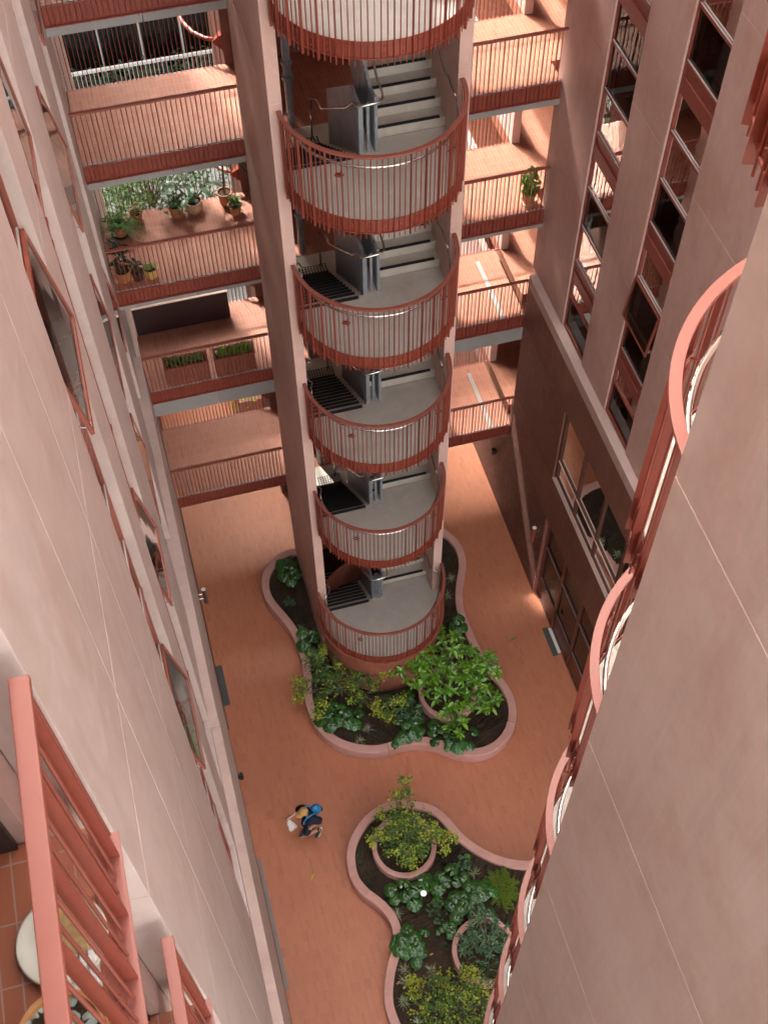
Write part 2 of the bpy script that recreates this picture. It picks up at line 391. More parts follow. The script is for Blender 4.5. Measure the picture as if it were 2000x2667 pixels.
def rail_arc(name, label, cx, cy, r, z, side, top=1.165, group=None, a_trim=0., bars=True, low=-.33, extra=0):
    """half round landing railing; side=-1 bulges to -Y, +1 to +Y.  z = landing level"""
    t = thing(name, label, 'railing', (cx, cy+side*r, z), group)
    a0 = PI + a_trim if side < 0 else a_trim; a1 = 2*PI - a_trim if side < 0 else PI - a_trim
    h = MB(); h.ring(cx, cy, r-.068, r, z+top-.03, z+top, a0, a1, 64); h.build('handrail', M['redlite'], t, bevel=.003)
    f = MB(); f.ring(cx, cy, r-.062, r-.054, z-.24, z+.005, a0, a1, 64)
    f.ring(cx, cy, r-.054, r-.03, z-.24, z-.228, a0, a1, 64)
    fo = f.build('fascia', M['red'], t)
    gr = MB(); pts = []
    for i in range(49):
        a = a0+.06+(a1-a0-.12)*i/48
        pts.append((cx+(r-.15)*math.cos(a), cy+(r-.15)*math.sin(a), z+.88))
    gr.tube(pts, .021, 10)
    go = gr.build('grab_rail', M['steel'], t, smooth=True)
    n = int(PI*(r-.035)/.084)
    b1 = bar_mesh(low, top-.03) if (low, top) not in _bm else _bm[(low, top)][0]
    b2 = flat_mesh(low-.01, top-.03) if (low, top) not in _bm else _bm[(low, top)][1]
    _bm[(low, top)] = (b1, b2)
    for i in range(n+1):
        a = a0+(a1-a0)*(i+.5)/(n+1)
        x, y = cx+(r-.035)*math.cos(a), cy+(r-.035)*math.sin(a)
        rz = a + PI/2
        if i % 3 == 1: inst('flat_baluster', b2, t, (x, y, z), rz)
        else: inst('baluster', b1, t, (x, y, z), rz)
        if i % 3 == 2:
            a2 = a + .5*(a1-a0)/(n+1)
            for zz in (-.065, -.17):
                inst('bolt', bolt_me, fo, (cx+(r-.054)*math.cos(a2), cy+(r-.054)*math.sin(a2), z+zz), rz)
    for fr in (.31, .74):
        a = a0+(a1-a0)*round(fr*(n+1))/(n+1)
        br = MB()
        c, s_ = math.cos(a), math.sin(a)
        for dr in (r-.062, r-.02):
            q = []
            for (tt, zz) in ((-.062,-.02),(.062,-.02),(.062,.02),(-.062,.02)):
                q.append((tt, zz))
            vs = []
            for d in (dr, dr+.008):
                for tt, zz in q: vs.append((cx+d*c-tt*s_, cy+d*s_+tt*c, z+.78+zz))
            br.hexa(vs)
        br.tube([(cx+(r-.06)*c, cy+(r-.06)*s_, z+.78), (cx+(r-.13)*c, cy+(r-.13)*s_, z+.81), (cx+(r-.15)*c, cy+(r-.15)*s_, z+.865)], .007, 6)
        br.build('bracket', M['red'], t)
    return t
_bm = {}
# ------------------------------------------------------------------ walkways behind the tower
YF, YB = 17.5, 19.65
LW = {f: (-.57 if f < 3 else -.7) for f in FL}
def walkway(side, f):
    z = FL[f]
    x0, x1 = (LW[f], 2.15) if side < 0 else (5.15, 8.12 if f > 2 else 7.97)
    extra = {(-1,1):'lowest left walkway, bare terracotta deck just above the courtyard floor',
             (-1,2):'left walkway carrying two rust brown planter troughs and a dark screen',
             (-1,3):'left walkway crowded with potted plants',
             (-1,4):'bare left walkway directly above the one with potted plants',
             (-1,5):'topmost left walkway, cut off by the upper edge of the photo',
             (1,1):'lowest right walkway with a grey drain strip, beside the brick wall',
             (1,2):'sun striped right walkway crossed by a grey drain strip, deep grey beam below',
             (1,3):'right walkway with one leafy green pot at its right end',
             (1,4):'sunny right walkway directly above the one with the leafy green pot',
             (1,5):'topmost right walkway, cut off by the upper edge of the photo'}.get((side, f), 'upper walkway above the edge of the photo')
    t = thing('walkway', extra, 'walkway', ((x0+x1)/2, YF, z), 'walkways between the stair tower and the buildings')
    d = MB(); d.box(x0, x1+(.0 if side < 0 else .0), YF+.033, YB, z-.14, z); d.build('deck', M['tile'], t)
    s = MB(); s.box(x0, x1, YF+.034, YB-.002, z-.33, z-.143); s.build('slab_underside', M['core'], t)
    bh = {1:.02, 2:.42, 3:.09, 4:.13, 5:.15}.get(f, .13)
    b = MB(); xm = x0+(x1-x0)*(.53 if side < 0 else .22)
    b.box(x0, xm-.006, YF-.02, YF+.12, z-.378-bh, z-.378); b.box(xm+.006, x1, YF-.02, YF+.12, z-.378-bh, z-.378)
    b.box(x0, x1, YF+.034, YF+.11, z-.378, z-.334)
    b.build('beam', M['beam'], t)
    e = MB(); e.box(x0, x1, YF+.016, YF+.0325, z-.019, z-.002); e.build('slab_edge', M['beam'], t)
    if f <= 5:
        nm = {-1:'left', 1:'right'}[side]
        hint = {(-1,1):'above the open courtyard floor', (-1,2):'in front of two planter troughs', (-1,3):'in front of three small pots at its left end',
                (-1,4):'directly above the potted plants', (-1,5):'cut off by the top of the photo',
                (1,1):'beside the dark brick wall', (1,2):'above the deep pale grey beam', (1,3):'in front of the leafy green pot', (1,4):'with sun stripes behind, above the leafy green pot', (1,5):'cut off by the top of the photo'}[(side, f)]
        rail_straight('walkway_railing', f'red front railing, {nm} walkway {hint}', x0+.003, x1-.003, YF, z, -1, 'front railings of the walkways', phase=f)
        rail_straight('rear_railing', f'red rear railing, {nm} walkway {hint}', (x0 if side < 0 else 5.1)+.003, (2.22 if side < 0 else 8.1), YB+.03, z, 1, 'rear railings of the walkways', full=False, phase=f)
    return t
for f in range(1, 13):
    walkway(-1, f); walkway(1, f)
dr = MB(); dr.box(7.42, 7.52, 17.54, 19.4, FL[2]+.0, FL[2]+.004); 
tag(dr.build('drain_strip', M['beam'], None), 'grey drain strip across the sun striped right walkway', 'drain', 'drain strips')
dr = MB(); dr.box(7.42, 7.52, 17.54, 19.4, FL[1]+.0, FL[1]+.004)
tag(dr.build('drain_strip', M['beam'], None), 'grey drain strip across the lowest right walkway', 'drain', 'drain strips')
# ------------------------------------------------------------------ stair tower
LAND = [2.3, 6.33, 9.71, 12.65, 15.62, 18.53]
CX, CY, RL = 3.65, 14.2, 1.40
TOP = HT
def panels(name_mat, parent, x0, x1, y0, y1, zs, gap=.012, name='panel', recess=.006, joint='sealant', faces='x'):
    """a wall cut by open horizontal joints into cast panels with a sealant core"""
    for a, b in zip(zs[:-1], zs[1:]):
        p = MB(); p.box(x0, x1, y0, y1, a+gap/2, b-gap/2); p.build(name, name_mat, parent, bevel=.004)
    for z in zs[1:-1]:
        c = MB(); c.box(x0+recess, x1-recess, y0+recess, y1-recess, z-gap/2+.0005, z+gap/2-.0005); c.build('joint', M[joint], parent)
tower = thing('stair_tower', 'open stair tower of two thin pink concrete walls with stacked half round landings', 'stair tower', (CX, CY, 0))
zj = [.25, 3.6, 7.55, 10.8, 13.85, 16.9, 19.95, 23.0, 26.05, TOP]
panels(M['slab'], tower, 2.15, 2.345, CY, YF-.004, zj, name='side_wall')
panels(M['slab'], tower, 4.95, 5.15, CY, YF-.004, zj, name='side_wall')
c = MB(); c.box(2.25, 5.05, YB+.02, 21.6, 0, TOP); c.build('core', M['core'], tower)
dm = MB()
dm.lathe(CX, CY, [(1.40,.2),(1.46,1.2),(1.555,2.03),(1.555,2.055),(1.43,2.06)], 72)
dm.build('drum', M['drum'], tower, smooth=False)
for k, f in enumerate([1,2,3,4,5,6,7]):
    z = FL[f]
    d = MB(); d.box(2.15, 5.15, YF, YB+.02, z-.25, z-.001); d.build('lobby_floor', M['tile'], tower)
    d = MB(); d.box(2.346, 4.949, 16.76, YF-.002, z-.2, z-.002); d.build('lobby_floor', M['riser'], tower)
for i, z in enumerate(LAND):
    rl = RL if i else 1.54
    d = MB()
    poly = [(CX+(rl-.075)*math.cos(PI+PI*k/48), CY+(rl-.075)*math.sin(PI+PI*k/48)) for k in range(49)]
    poly = poly + [(4.949, CY+.001), (4.949, 14.66), (3.5, 14.66), (3.5, 14.36), (2.346, 14.36), (2.346, CY+.001)]
    d.prism(poly, z-.16, z-.006); d.build('landing', M['cream'], tower)
    e = MB(); e.ring(CX, CY, rl-.115, rl-.064, z-.2, z-.001, PI, 2*PI, 64); e.build('landing_edge', M['riser'], tower)
    # down flight on the left, up flight on the right
    def flight(xa, xb, za, zb, ya, yb):
        """flight from (ya,za) to (yb,zb)"""
        n = max(2, round(abs(zb-za)/.168)); run = (yb-ya)/(n-1) if n > 1 else 1; rise = (zb-za)/n
        s_ = MB(); no = MB()
        if zb < za:   # descending away from the viewer
            for k in range(n-1):
                zt = za+rise*(k+1); y0 = ya+run*k
                s_.box(xa, xb, y0, y0+run+.03, zt-.2, zt)
                # nosing strip on the outer edge of each tread
                no.box(xa+.02, xb-.1, y0+run-.035, y0+run+.031, zt, zt+.005)
            no.box(xa+.02, xb-.1, ya-.07, ya+.001, za-.004, za+.004)
        else:
            for k in range(n-1):
                zt = za+rise*(k+1); y0 = ya+run*k
                s_.box(xa, xb, y0, y0+run+.02, zt-.32, zt)
                no.box(xa+.03, xb-.09, y0-.004, y0+.06, zt-.006, zt+.006)
            s_.box(xa, xb, ya+run*(n-1), ya+run*(n-1)+.12, zb-.3, zb-.003)
            no.box(xa+.03, xb-.09, ya+run*(n-1)-.004, ya+run*(n-1)+.06, zb-.006, zb+.006)
        fo = s_.build('stair_flight', M['riser'], tower); no.build('nosing', M['nosing'], fo)
    zd = FL[i]; zu = FL[i+1]
    flight(2.346, 3.49, z, zd, 14.36, 16.77)
    nn = max(2, round((zu-z)/.168)); yu = 14.68+.265*(nn-1)
    flight(3.80, 4.949, z, zu, 14.68, yu)
    d = MB(); d.box(3.80, 4.949, yu+.1, 17.5, zu-.2, zu-.004); d.build('lobby_floor', M['riser'], tower)
    # tactile pad at the foot of the flight below
    tp = MB()
    for a in range(10):
        for b in range(5):
            tp.cyl(2.88+a*.058, 16.93+b*.058, zd, zd+.008, .02, 10)
    if i: tp.build('tactile_pad', M['black'], tower)
    # ribbed metal balustrade between the flights
    bm_ = MB()
    y0, y1 = 14.40, 16.6
    def zt(y): return z + (zd - z)*(y-14.36)/(16.77-14.36)
    nrib = 28
    if i:
        for k in range(nrib):
            ya = y0+(y1-y0)*k/nrib; yb = ya+(y1-y0)/nrib*.62
            top = z+.86 - max(0, (ya-15.2))*.0
            for (p, q, th) in ((ya, yb, .022), (yb, y0+(y1-y0)*(k+1)/nrib, .008)):
                tp_ = min(z+.86, zt(p)+1.25); tq = min(z+.86, zt(q)+1.25)
                bm_.hexa([(3.52-th,p,zt(p)-.25),(3.52+.02,p,zt(p)-.25),(3.52+.02,q,zt(q)-.25),(3.52-th,q,zt(q)-.25),
                          (3.52-th,p,tp_),(3.52+.02,p,tp_),(3.52+.02,q,tq),(3.52-th,q,tq)])
        bm_.box(3.49, 3.56, 14.372, 14.40, z-.2, z+.88)
        bm_.build('balustrade_panel', M['zinc'], tower)
        bm2 = MB()
        bm2.box(3.62, 3.665, 14.40, 14.43, z-.25, z+.87)
        bm2.build('newel_post', M['zinc'], tower)
        b3 = MB()
        def zr(y): return z+(zu-z)*max(0,(y-14.68))/(yu-14.68)
        for k in range(22):
            ya = 14.40+.09*k; yb = ya+.055
            for (p, q, th) in ((ya, yb, .022), (yb, ya+.09, .008)):
                b3.hexa([(3.755-th,p,zr(p)-.3),(3.775,p,zr(p)-.3),(3.775,q,zr(q)-.3),(3.755-th,q,zr(q)-.3),
                         (3.755-th,p,zr(p)+.95),(3.775,p,zr(p)+.95),(3.775,q,zr(q)+.95),(3.755-th,q,zr(q)+.95)])
        b3.box(3.74, 3.785, 14.372, 14.40, z-.2, z+.97)
        b3.build('balustrade_panel', M['zinc'], tower)
    else:
        b4 = MB(); 
        for k in range(9):
            a = PI*.95+PI*1.1*k/8; b4.cyl(3.64+.13*math.cos(a), 14.5+.15*math.sin(a), 0.3, z+.9, .02, 8)
        b4.cyl(3.64, 14.5, 0.3, z+.8, .07, 12)
        b4.box(3.50,3.53,14.5,16.4,z-1.2,z+.86); b4.box(3.75,3.78,14.5,16.2,z-.2,z+.95)
        b4.build('balustrade_panel', M['zinc'], tower)
        b5 = MB(); b5.ring(3.64, 14.5, .11, .16, z+.86, z+.9, PI*.9, PI*2.1, 20); b5.build('newel_post', M['zinc'], tower)
    # stainless handrails wrapping the newel
    hr = MB()
    up_ = [(3.87, y, zr(y)+1.0 if i else z+1+(y-14.6)*.6) for y in (16.4, 15.8, 15.2, 14.75)] if True else []
    path = up_ + [(3.885, 14.5, z+.95), (3.87,14.38,z+.92), (3.80,14.33,z+.9), (3.52,14.33,z+.88), (3.46,14.36,z+.86), (3.45,14.5,z+.84)]
    path += [(3.44, y, zt(y)+.86) for y in (14.9, 15.6, 16.3, 16.75)]
    path += [(3.40,16.95,zd+.92),(3.30,17.05,zd+.92),(3.30,17.07,zd+.05)]
    hr.tube(path, .019, 8)
    hr.build('stair_handrail', M['steel'], tower, smooth=True)
    h2 = MB(); h3 = MB()
    h2.tube([(4.86,16.3,(zr(16.3) if i else zu)+.95),(4.87,15.6,(zr(15.6) if i else z+.6)+.95),(4.88,15.0,(zr(15.0) if i else z+.25)+.93),(4.90,14.72,z+.95),(4.93,14.55,z+.93),(4.90,14.3,z+.93),(CX+(rl-.15),14.12,z+.93)], .015, 8)
    h3.tube([(2.40,15.6,zt(15.6)+.9),(2.41,14.8,zt(14.8)+.9),(2.43,14.5,z+.88),(2.47,14.38,z+.9),(2.42,14.25,z+.93),(CX-(rl-.15),14.12,z+.93)], .015, 8)
    h2.build('stair_handrail', M['steel'], tower, smooth=True); h3.build('stair_handrail', M['steel'], tower, smooth=True)
    lab = ['curved red railing of the lowest landing, resting on the round drum',
           'curved red railing one landing above the drum, over the lowest one',
           'curved red landing railing, third up from the round drum',
           'curved red landing railing level with the two planter troughs',
           'curved red landing railing, uppermost one shown complete',
           'curved red landing railing cut off by the upper edge of the photo'][i]
    rail_arc('landing_railing', lab, CX, CY, rl, z, -1, 1.165, 'curved railings of the far stair tower', a_trim=0.0)
pp = MB(); pp.cyl(3.05, 17.62, 0, TOP, .07, 14)
for f in range(1, 8):
    for zz in (.95, 1.25): pp.cyl(3.05, 17.62, FL[f]+zz, FL[f]+zz+.06, .1, 14)
tag(pp.build('riser_pipe', M['zinc'], None, base=(3.05,17.62,0)), 'dark vertical fire riser pipe inside the stair tower', 'pipe')
# ------------------------------------------------------------------ near stair tower (bottom right of the photo)
near = thing('near_stair_tower', 'near stair tower whose huge pink concrete wall fills the lower right of the photo', 'stair tower', (3.7, 2.89, 0))
panels(M['near'], near, 2.2, 2.4, -.6, 2.89, [0,4.6,7.65,10.72,13.8,16.84,19.86,22.94,26.0,29.1,HT], .014, 'side_wall', .004)
panels(M['near'], near, 5.0, 5.2, -.6, 2.89, [0,4.6,10.7,16.84,22.94,HT], .012, 'side_wall')
NL = [3.0, 6.6, 9.75, 12.75, 15.75, 18.75, 21.72, 24.72]
NN = ['lowest visible', 'second lowest', 'third lowest', 'fourth lowest', 'middle', 'third from the top', 'second from the top', 'topmost']
hid = ['half hidden at bottom edge', 'just below the dark shrub ring', 'overhanging the dark shrub ring', 'beside bright ground cover', 'by the planter rim end', 'overlapping brown glass doors', 'biggest pale pink arc', 'only hanging red bars upper right']
for i, z in enumerate(NL):
    d = MB()
    poly = [(3.7+1.325*math.cos(PI*k/40), 2.89+1.325*math.sin(PI*k/40)) for k in range(41)] + [(2.401,2.888),(2.401,2.5),(4.999,2.5),(4.999,2.888)]
    d.prism(poly, z-.16, z-.004); d.build('landing', M['cream'], near)
    rail_arc('near_landing_railing', f'curved railing of the near tower, {NN[i]}, {hid[i]}', 3.7, 2.89, 1.40, z, 1, 1.165, 'curved railings of the near stair tower')
# ------------------------------------------------------------------ window helpers
def pane_stack(parent, xg, y0, y1, f, side, frame=M['redmetal'], gl=None, sash=None, tilt=0.15):
    """one storey of a window strip in plane x=xg facing side (+1 = +X, -1 = -X)"""
    z = FL[f]; s = side
    fr = MB()
    w = .045 if s < 0 else .03
    def bx(a0, a1, ya, yb, za, zb): fr.box(min(xg+s*a0, xg+s*a1), max(xg+s*a0, xg+s*a1), ya, yb, za, zb)
    bx(-.03, .03, y0, y0+w, z-.28, z+2.77); bx(-.03, .03, y1-w, y1, z-.28, z+2.77)
    y0i, y1i = y0+w, y1-w
    bx(-.03, .045, y0i, y1i, z+.0, z+.06)            # sill transom
    bx(-.02, .036, y0i, y1i, z-.28, z-.22)           # bottom of spandrel
    bx(-.01, .012, y0i, y1i, z-.22, z-.005)          # spandrel sheet
    bx(-.03, .03, y0i, y1i, z+.90, z+.96)
    bx(-.03, .03, y0i, y1i, z+1.82, z+1.88)
    bx(-.03, .03, y0i, y1i, z+2.55, z+2.77)
    o = fr.build('window', frame, parent)
    for a, b, k in ((.06,.90,0),(.96,1.82,1),(1.88,2.55,2)):
        if sash and k == 1: continue
        g_ = MB(); g_.add([(xg,y0i,z+a),(xg,y1i,z+a),(xg,y1i,z+b),(xg,y0i,z+b)], [(0,1,2,3)]); g_.build('pane', gl, o)
    for zz in (.0601, .9601, 1.8801):
        tr = MB(); tr.box(min(xg+s*.012,xg+s*.034), max(xg+s*.012,xg+s*.026), y0i, y1i, z+zz, z+zz+.005)
        tr.build('bead', M['beadm'], o)
    if sash:
        d = tilt; za, zb = z+.93, z+1.85
        f2 = MB(); 
        A = Vector((xg+s*.035, 0, zb)); B = Vector((xg+s*(.035+d), 0, za))
        n = Vector((B.z-A.z, 0, -(B.x-A.x))).normalized()*(.028)
        if n.x*s < 0: n = -n
        def bar(p, q, ya, yb):
            P = [Vector((p.x,ya,p.z)),Vector((p.x,yb,p.z)),Vector((q.x,yb,q.z)),Vector((q.x,ya,q.z))]
            f2.hexa([tuple(v) for v in P] + [tuple(v+n) for v in P])
        U = (B-A)
        sw = .022 if s > 0 else .035
        bar(A, A+U*.04, y0i-.012, y1i+.012); bar(B-U*.04, B, y0i-.012, y1i+.012)
        bar(A+U*.04, B-U*.04, y0i-.012, y0i+sw); bar(A+U*.04, B-U*.04, y1i-sw, y1i+.012)
        so_ = f2.build('open_sash', frame, parent)
        gg = MB(); a = A+U*.04+n*.6; b = B-U*.04+n*.6
        gg.add([(a.x,y0i+sw,a.z),(a.x,y1i-sw,a.z),(b.x,y1i-sw,b.z),(b.x,y0i+sw,b.z)], [(0,1,2,3)]); gg.build('pane', gl, so_)
        st = MB(); st.tube([(xg+s*.0, y0i+.02, za+.12), (B.x, y0i+.02, za+.05)], .008, 6); st.build('stay', M['zinc'], so_)
    return o
# ------------------------------------------------------------------ right building
rb = thing('right_building', 'right hand building with rose concrete piers, dark glass strips and a lower brick base', 'building', (8.14, 12, 0))
XR = 8.14
RZ = [8.96, 12.28, 15.35, 18.42, 21.47, 24.5, 27.6, HT]
piers = [(15.93,YF), (13.53,14.78), (9.3,12.40), (5.6,8.15), (2.2,4.4)]
for a, b in piers: panels(M['wallb'], rb, XR, XR+.24, a, b, RZ, .014, 'pier', .006)
wins = [(14.78,15.93), (12.40,13.53), (8.15,9.3), (4.4,5.6)]
for a, b in wins:
    for f in range(2, 9):
        if f == 2:
            z = 8.98; fr = MB(); xg = XR+.07
            fr.box(xg-.03,xg+.03,a,a+.045,z,10.52); fr.box(xg-.03,xg+.03,b-.045,b,z,10.52)
            fr.box(xg-.045,xg+.03,a+.045,b-.045,z,z+.06); fr.box(xg-.03,xg+.03,a+.045,b-.045,9.86,9.92); fr.box(xg-.03,xg+.03,a+.045,b-.045,10.30,10.52)
            o = fr.build('window', M['redmetal'], rb)
            for q, r_ in ((z+.06,9.86),(9.92,10.30)):
                p = MB(); p.add([(xg,a+.045,q),(xg,b-.045,q),(xg,b-.045,r_),(xg,a+.045,r_)], [(0,1,2,3)]); p.build('pane', M['glassR'], o)
            si = MB(); si.box(xg+.06, xg+.36, a+.02, b-.02, z-.02, z+.03); si.build('inside_sill', M['sill'], rb)
        else:
            pane_stack(rb, XR+.07, a, b, f, -1, gl=M['glassR'], sash=((a < 13 and f in (3,6) and a > 12)), tilt=.1 if f == 3 else .06)
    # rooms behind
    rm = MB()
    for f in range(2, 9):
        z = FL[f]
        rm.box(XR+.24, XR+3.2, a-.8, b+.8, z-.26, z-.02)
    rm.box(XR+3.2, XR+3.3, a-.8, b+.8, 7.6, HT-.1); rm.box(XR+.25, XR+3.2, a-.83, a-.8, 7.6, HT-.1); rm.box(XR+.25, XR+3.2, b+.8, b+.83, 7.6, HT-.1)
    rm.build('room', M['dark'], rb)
bl = MB(); bl.box(XR+.2, XR+.23, 12.45, 12.9, 17.0, 19.4); bl.build('blind', M['curtain'], rb)
xl = 7.97
lb = MB(); lb.box(xl, 8.36, 2.0, YF, 8.66, 8.955); lb.build('ledge', M['ledge'], rb, bevel=.006)
# lower wall of board marked concrete with a wide window
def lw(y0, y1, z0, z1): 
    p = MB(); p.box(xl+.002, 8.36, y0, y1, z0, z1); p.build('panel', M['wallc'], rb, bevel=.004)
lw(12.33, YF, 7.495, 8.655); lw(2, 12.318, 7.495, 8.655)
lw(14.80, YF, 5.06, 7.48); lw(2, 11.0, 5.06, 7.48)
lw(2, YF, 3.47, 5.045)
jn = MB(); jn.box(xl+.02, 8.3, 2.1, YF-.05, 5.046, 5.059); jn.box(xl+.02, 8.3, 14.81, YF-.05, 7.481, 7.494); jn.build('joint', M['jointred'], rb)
sl_ = MB(); sl_.box(xl-.012, xl+.1, 11.0, 14.795, 5.061, 5.085); sl_.build('window_sill', M['ledge'], rb)
fr = MB(); xg = 8.06
for y in (14.72, 13.60, 12.46, 11.3): fr.box(xg-.04, xg+.04, y, y+.07, 5.09, 7.47)
for z0, z1 in ((5.09,5.15),(5.76,5.81),(7.40,7.47)): fr.box(xg-.035, xg+.035, 11.0, 14.72, z0, z1)
o = fr.build('window', plain('dark_brown_frame', (.09,.035,.025), .45), rb)
p = MB(); p.add([(xg,11,5.15),(xg,14.72,5.15),(xg,14.72,7.4),(xg,11,7.4)], [(0,1,2,3)]); p.build('pane', M['glassR'], o)
for z in (5.1505, 5.8105):
    bd = MB(); bd.box(xg-.06, xg-.036, 11, 14.72, z-.004, z+.004); bd.build('bead', M['sealant'], o)
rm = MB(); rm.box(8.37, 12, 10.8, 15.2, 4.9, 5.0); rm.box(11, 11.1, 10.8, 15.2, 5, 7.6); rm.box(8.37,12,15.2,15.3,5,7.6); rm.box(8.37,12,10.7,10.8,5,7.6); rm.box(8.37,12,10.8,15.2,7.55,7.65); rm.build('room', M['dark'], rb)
refl = MB(); refl.cyl(9.2, 13.1, 5.7, 5.74, .55, 28); refl.cyl(9.2,13.1,5.0,5.7,.05,10); refl.build('reflection_stand_in', plain('teal_reflection', (.05,.11,.1), .4), rb)  # added teal disc standing in for the planter's reflection in the glass
# brick base and glazed doors
bk = MB(); bk.box(xl+.003, 8.3, 14.755, 23, 0, 3.46); bk.build('brick_wall', M['brick'], rb)
qs = MB()
for k in range(46): 
    z = .02+k*.075; qs.box(xl-.012 if k % 2 else xl-.004, xl+.1, 14.70, 14.752, z, z+.062)
qs.build('brick_quoin', plain('red_brick_edge', (.26,.095,.07), .6, 0, .4, .2, 9), rb)
bk = MB(); bk.box(xl+.003, 8.3, 2, 8.6, 0, 3.46); bk.build('brick_wall', M['brick'], rb)
fr = MB(); xg = 8.10; dk = plain('door_brown', (.13,.042,.026), .38, 0, .5, .1, 6)
for y in (14.69, 13.56, 12.42, 11.3, 10.2, 9.0): fr.box(xg-.05, xg+.05, y-.05, y+.03, .01, 3.46)
fr.box(xg-.04, xg+.04, 8.6, 14.64, 2.28, 2.36); fr.box(xg-.04, xg+.04, 8.6, 14.64, 3.4, 3.465); fr.box(xg-.04, xg+.04, 8.6, 14.64, .01, .08)
fr.box(xg-.012, xg+.012, 8.6, 14.64, .08, .86); fr.box(xg-.03, xg+.03, 8.6, 14.64, .86, .9)
o = fr.build('door', dk, rb)
p = MB(); p.add([(xg,8.6,.9),(xg,14.64,.9),(xg,14.64,3.4),(xg,8.6,3.4)], [(0,1,2,3)]); p.build('pane', M['glassR'], o)
for y0, y1 in ((13.60,14.62),(12.46,13.5),(11.34,12.36)):
    bd = MB(); bd.box(xg-.056, xg-.041, y0+.04, y1-.04, 2.362, 2.372); bd.build('bead', M['zinc'], o)
    bd = MB(); bd.box(xg-.045, xg-.031, y0+.04, y1-.04, .9, .91); bd.build('bead', M['zinc'], o)
hd = MB(); hd.box(xg-.1, xg-.06, 13.40, 13.43, .95, 1.15); hd.box(xg-.11, xg-.09, 13.3, 13.43, 1.03, 1.06); hd.build('handle', M['black'], o)
rm = MB(); rm.box(11.5, 11.6, 8.4, 15, 0, 3.5); rm.box(8.2, 11.6, 8.5, 8.6, 0, 3.5); rm.box(8.2,11.6,14.9,15,0,3.5); rm.box(8.2,11.6,8.5,15,3.47,3.55); rm.build('room', plain('door_room', (.2,.075,.045), .7), rb)
# corridor wing behind, with parapets
for f in range(1, 13):
    z = FL[f]
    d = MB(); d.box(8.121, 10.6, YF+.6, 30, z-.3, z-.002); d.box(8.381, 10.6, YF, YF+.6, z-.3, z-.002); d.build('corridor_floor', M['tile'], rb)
    if f > 1:
        p = MB(); p.box(8.125, 8.28, 19.97, 30, z+.0, z+1.02); p.build('parapet', M['wall'], rb)
    else:
        p = MB(); p.box(8.125, 8.28, 19.97, 30, z+.0, z+2.9); p.build('parapet', M['wallb'], rb)
cl = MB(); cl.box(8.125, 8.30, 19.62, 19.965, 3.5, HT); cl.build('column', M['slab'], rb)
cl = MB(); cl.box(8.14, 8.38, YF+.002, YF+.25, 8.96, HT); cl.build('pier', M['wallb'], rb)
bw = MB(); bw.box(10.6, 10.8, 10, 30, 0, HT); bw.build('rear_wall', M['wallb'], rb)
# roof slabs that close the block off at the top
rf = MB(); rf.box(8.14, 14, 0, 30, HT+.01, HT+.3); rf.build('roof', M['ledge'], rb)
mb = MB(); mb.box(8.0-.02, 8.13, 12.8, 13.55, .004, .03); tag(mb.build('door_threshold', M['white']), 'pale metal threshold strip at the brown glass doors', 'threshold')
mt = MB(); mt.box(7.83, 7.975, 12.75, 13.6, .003, .016); tag(mt.build('door_mat', plain('grey_mat', (.09,.09,.08), .95, 0, .2, .3, 60)), 'dark grey door mat in front of the brown glass doors', 'mat', 'door mats')
mt = MB(); mt.box(-.60, -.43, 13.65, 14.8, .003, .016); tag(mt.build('door_mat', plain('grey_mat_b', (.085,.09,.085), .95, 0, .2, .3, 60)), 'dark grey mat lying along the foot of the left building', 'mat', 'door mats')
# ------------------------------------------------------------------ left building
lfb = thing('left_building', 'left hand building of pale pink concrete panels seen almost edge on', 'building', (-.7, 9, 0))
XL = -.7
LZ = [8.92, 12.3, 15.35, 18.4, 21.43, 24.5, 27.5, 30.5, HT]
def lpan(y0, y1, mat=M['wall']): panels(mat, lfb, XL-.22, XL, y0, y1, LZ, .012, 'panel', .005, 'sealant')
for y0, y1 in ((2.1,3.268),(3.28,4.443),(4.455,5.6),(6.82,7.8),(9.05,11.22),(12.85,15.0),(16.35,YF)): lpan(y0, y1)
v = MB()
for y in (3.268, 4.443): v.box(XL-.2, XL-.005, y+.0005, y+.0115, 8.95, HT)
v.build('joint', M['jointred'], lfb)
SASH = {(5.6,6):.15,(5.6,4):.15,(7.8,4):.15,(11.22,5):.15,(11.22,4):.08,(11.22,3):.08,(15.0,5):.12,(15.0,3):.1,(7.8,6):.06,(5.6,5):.0}
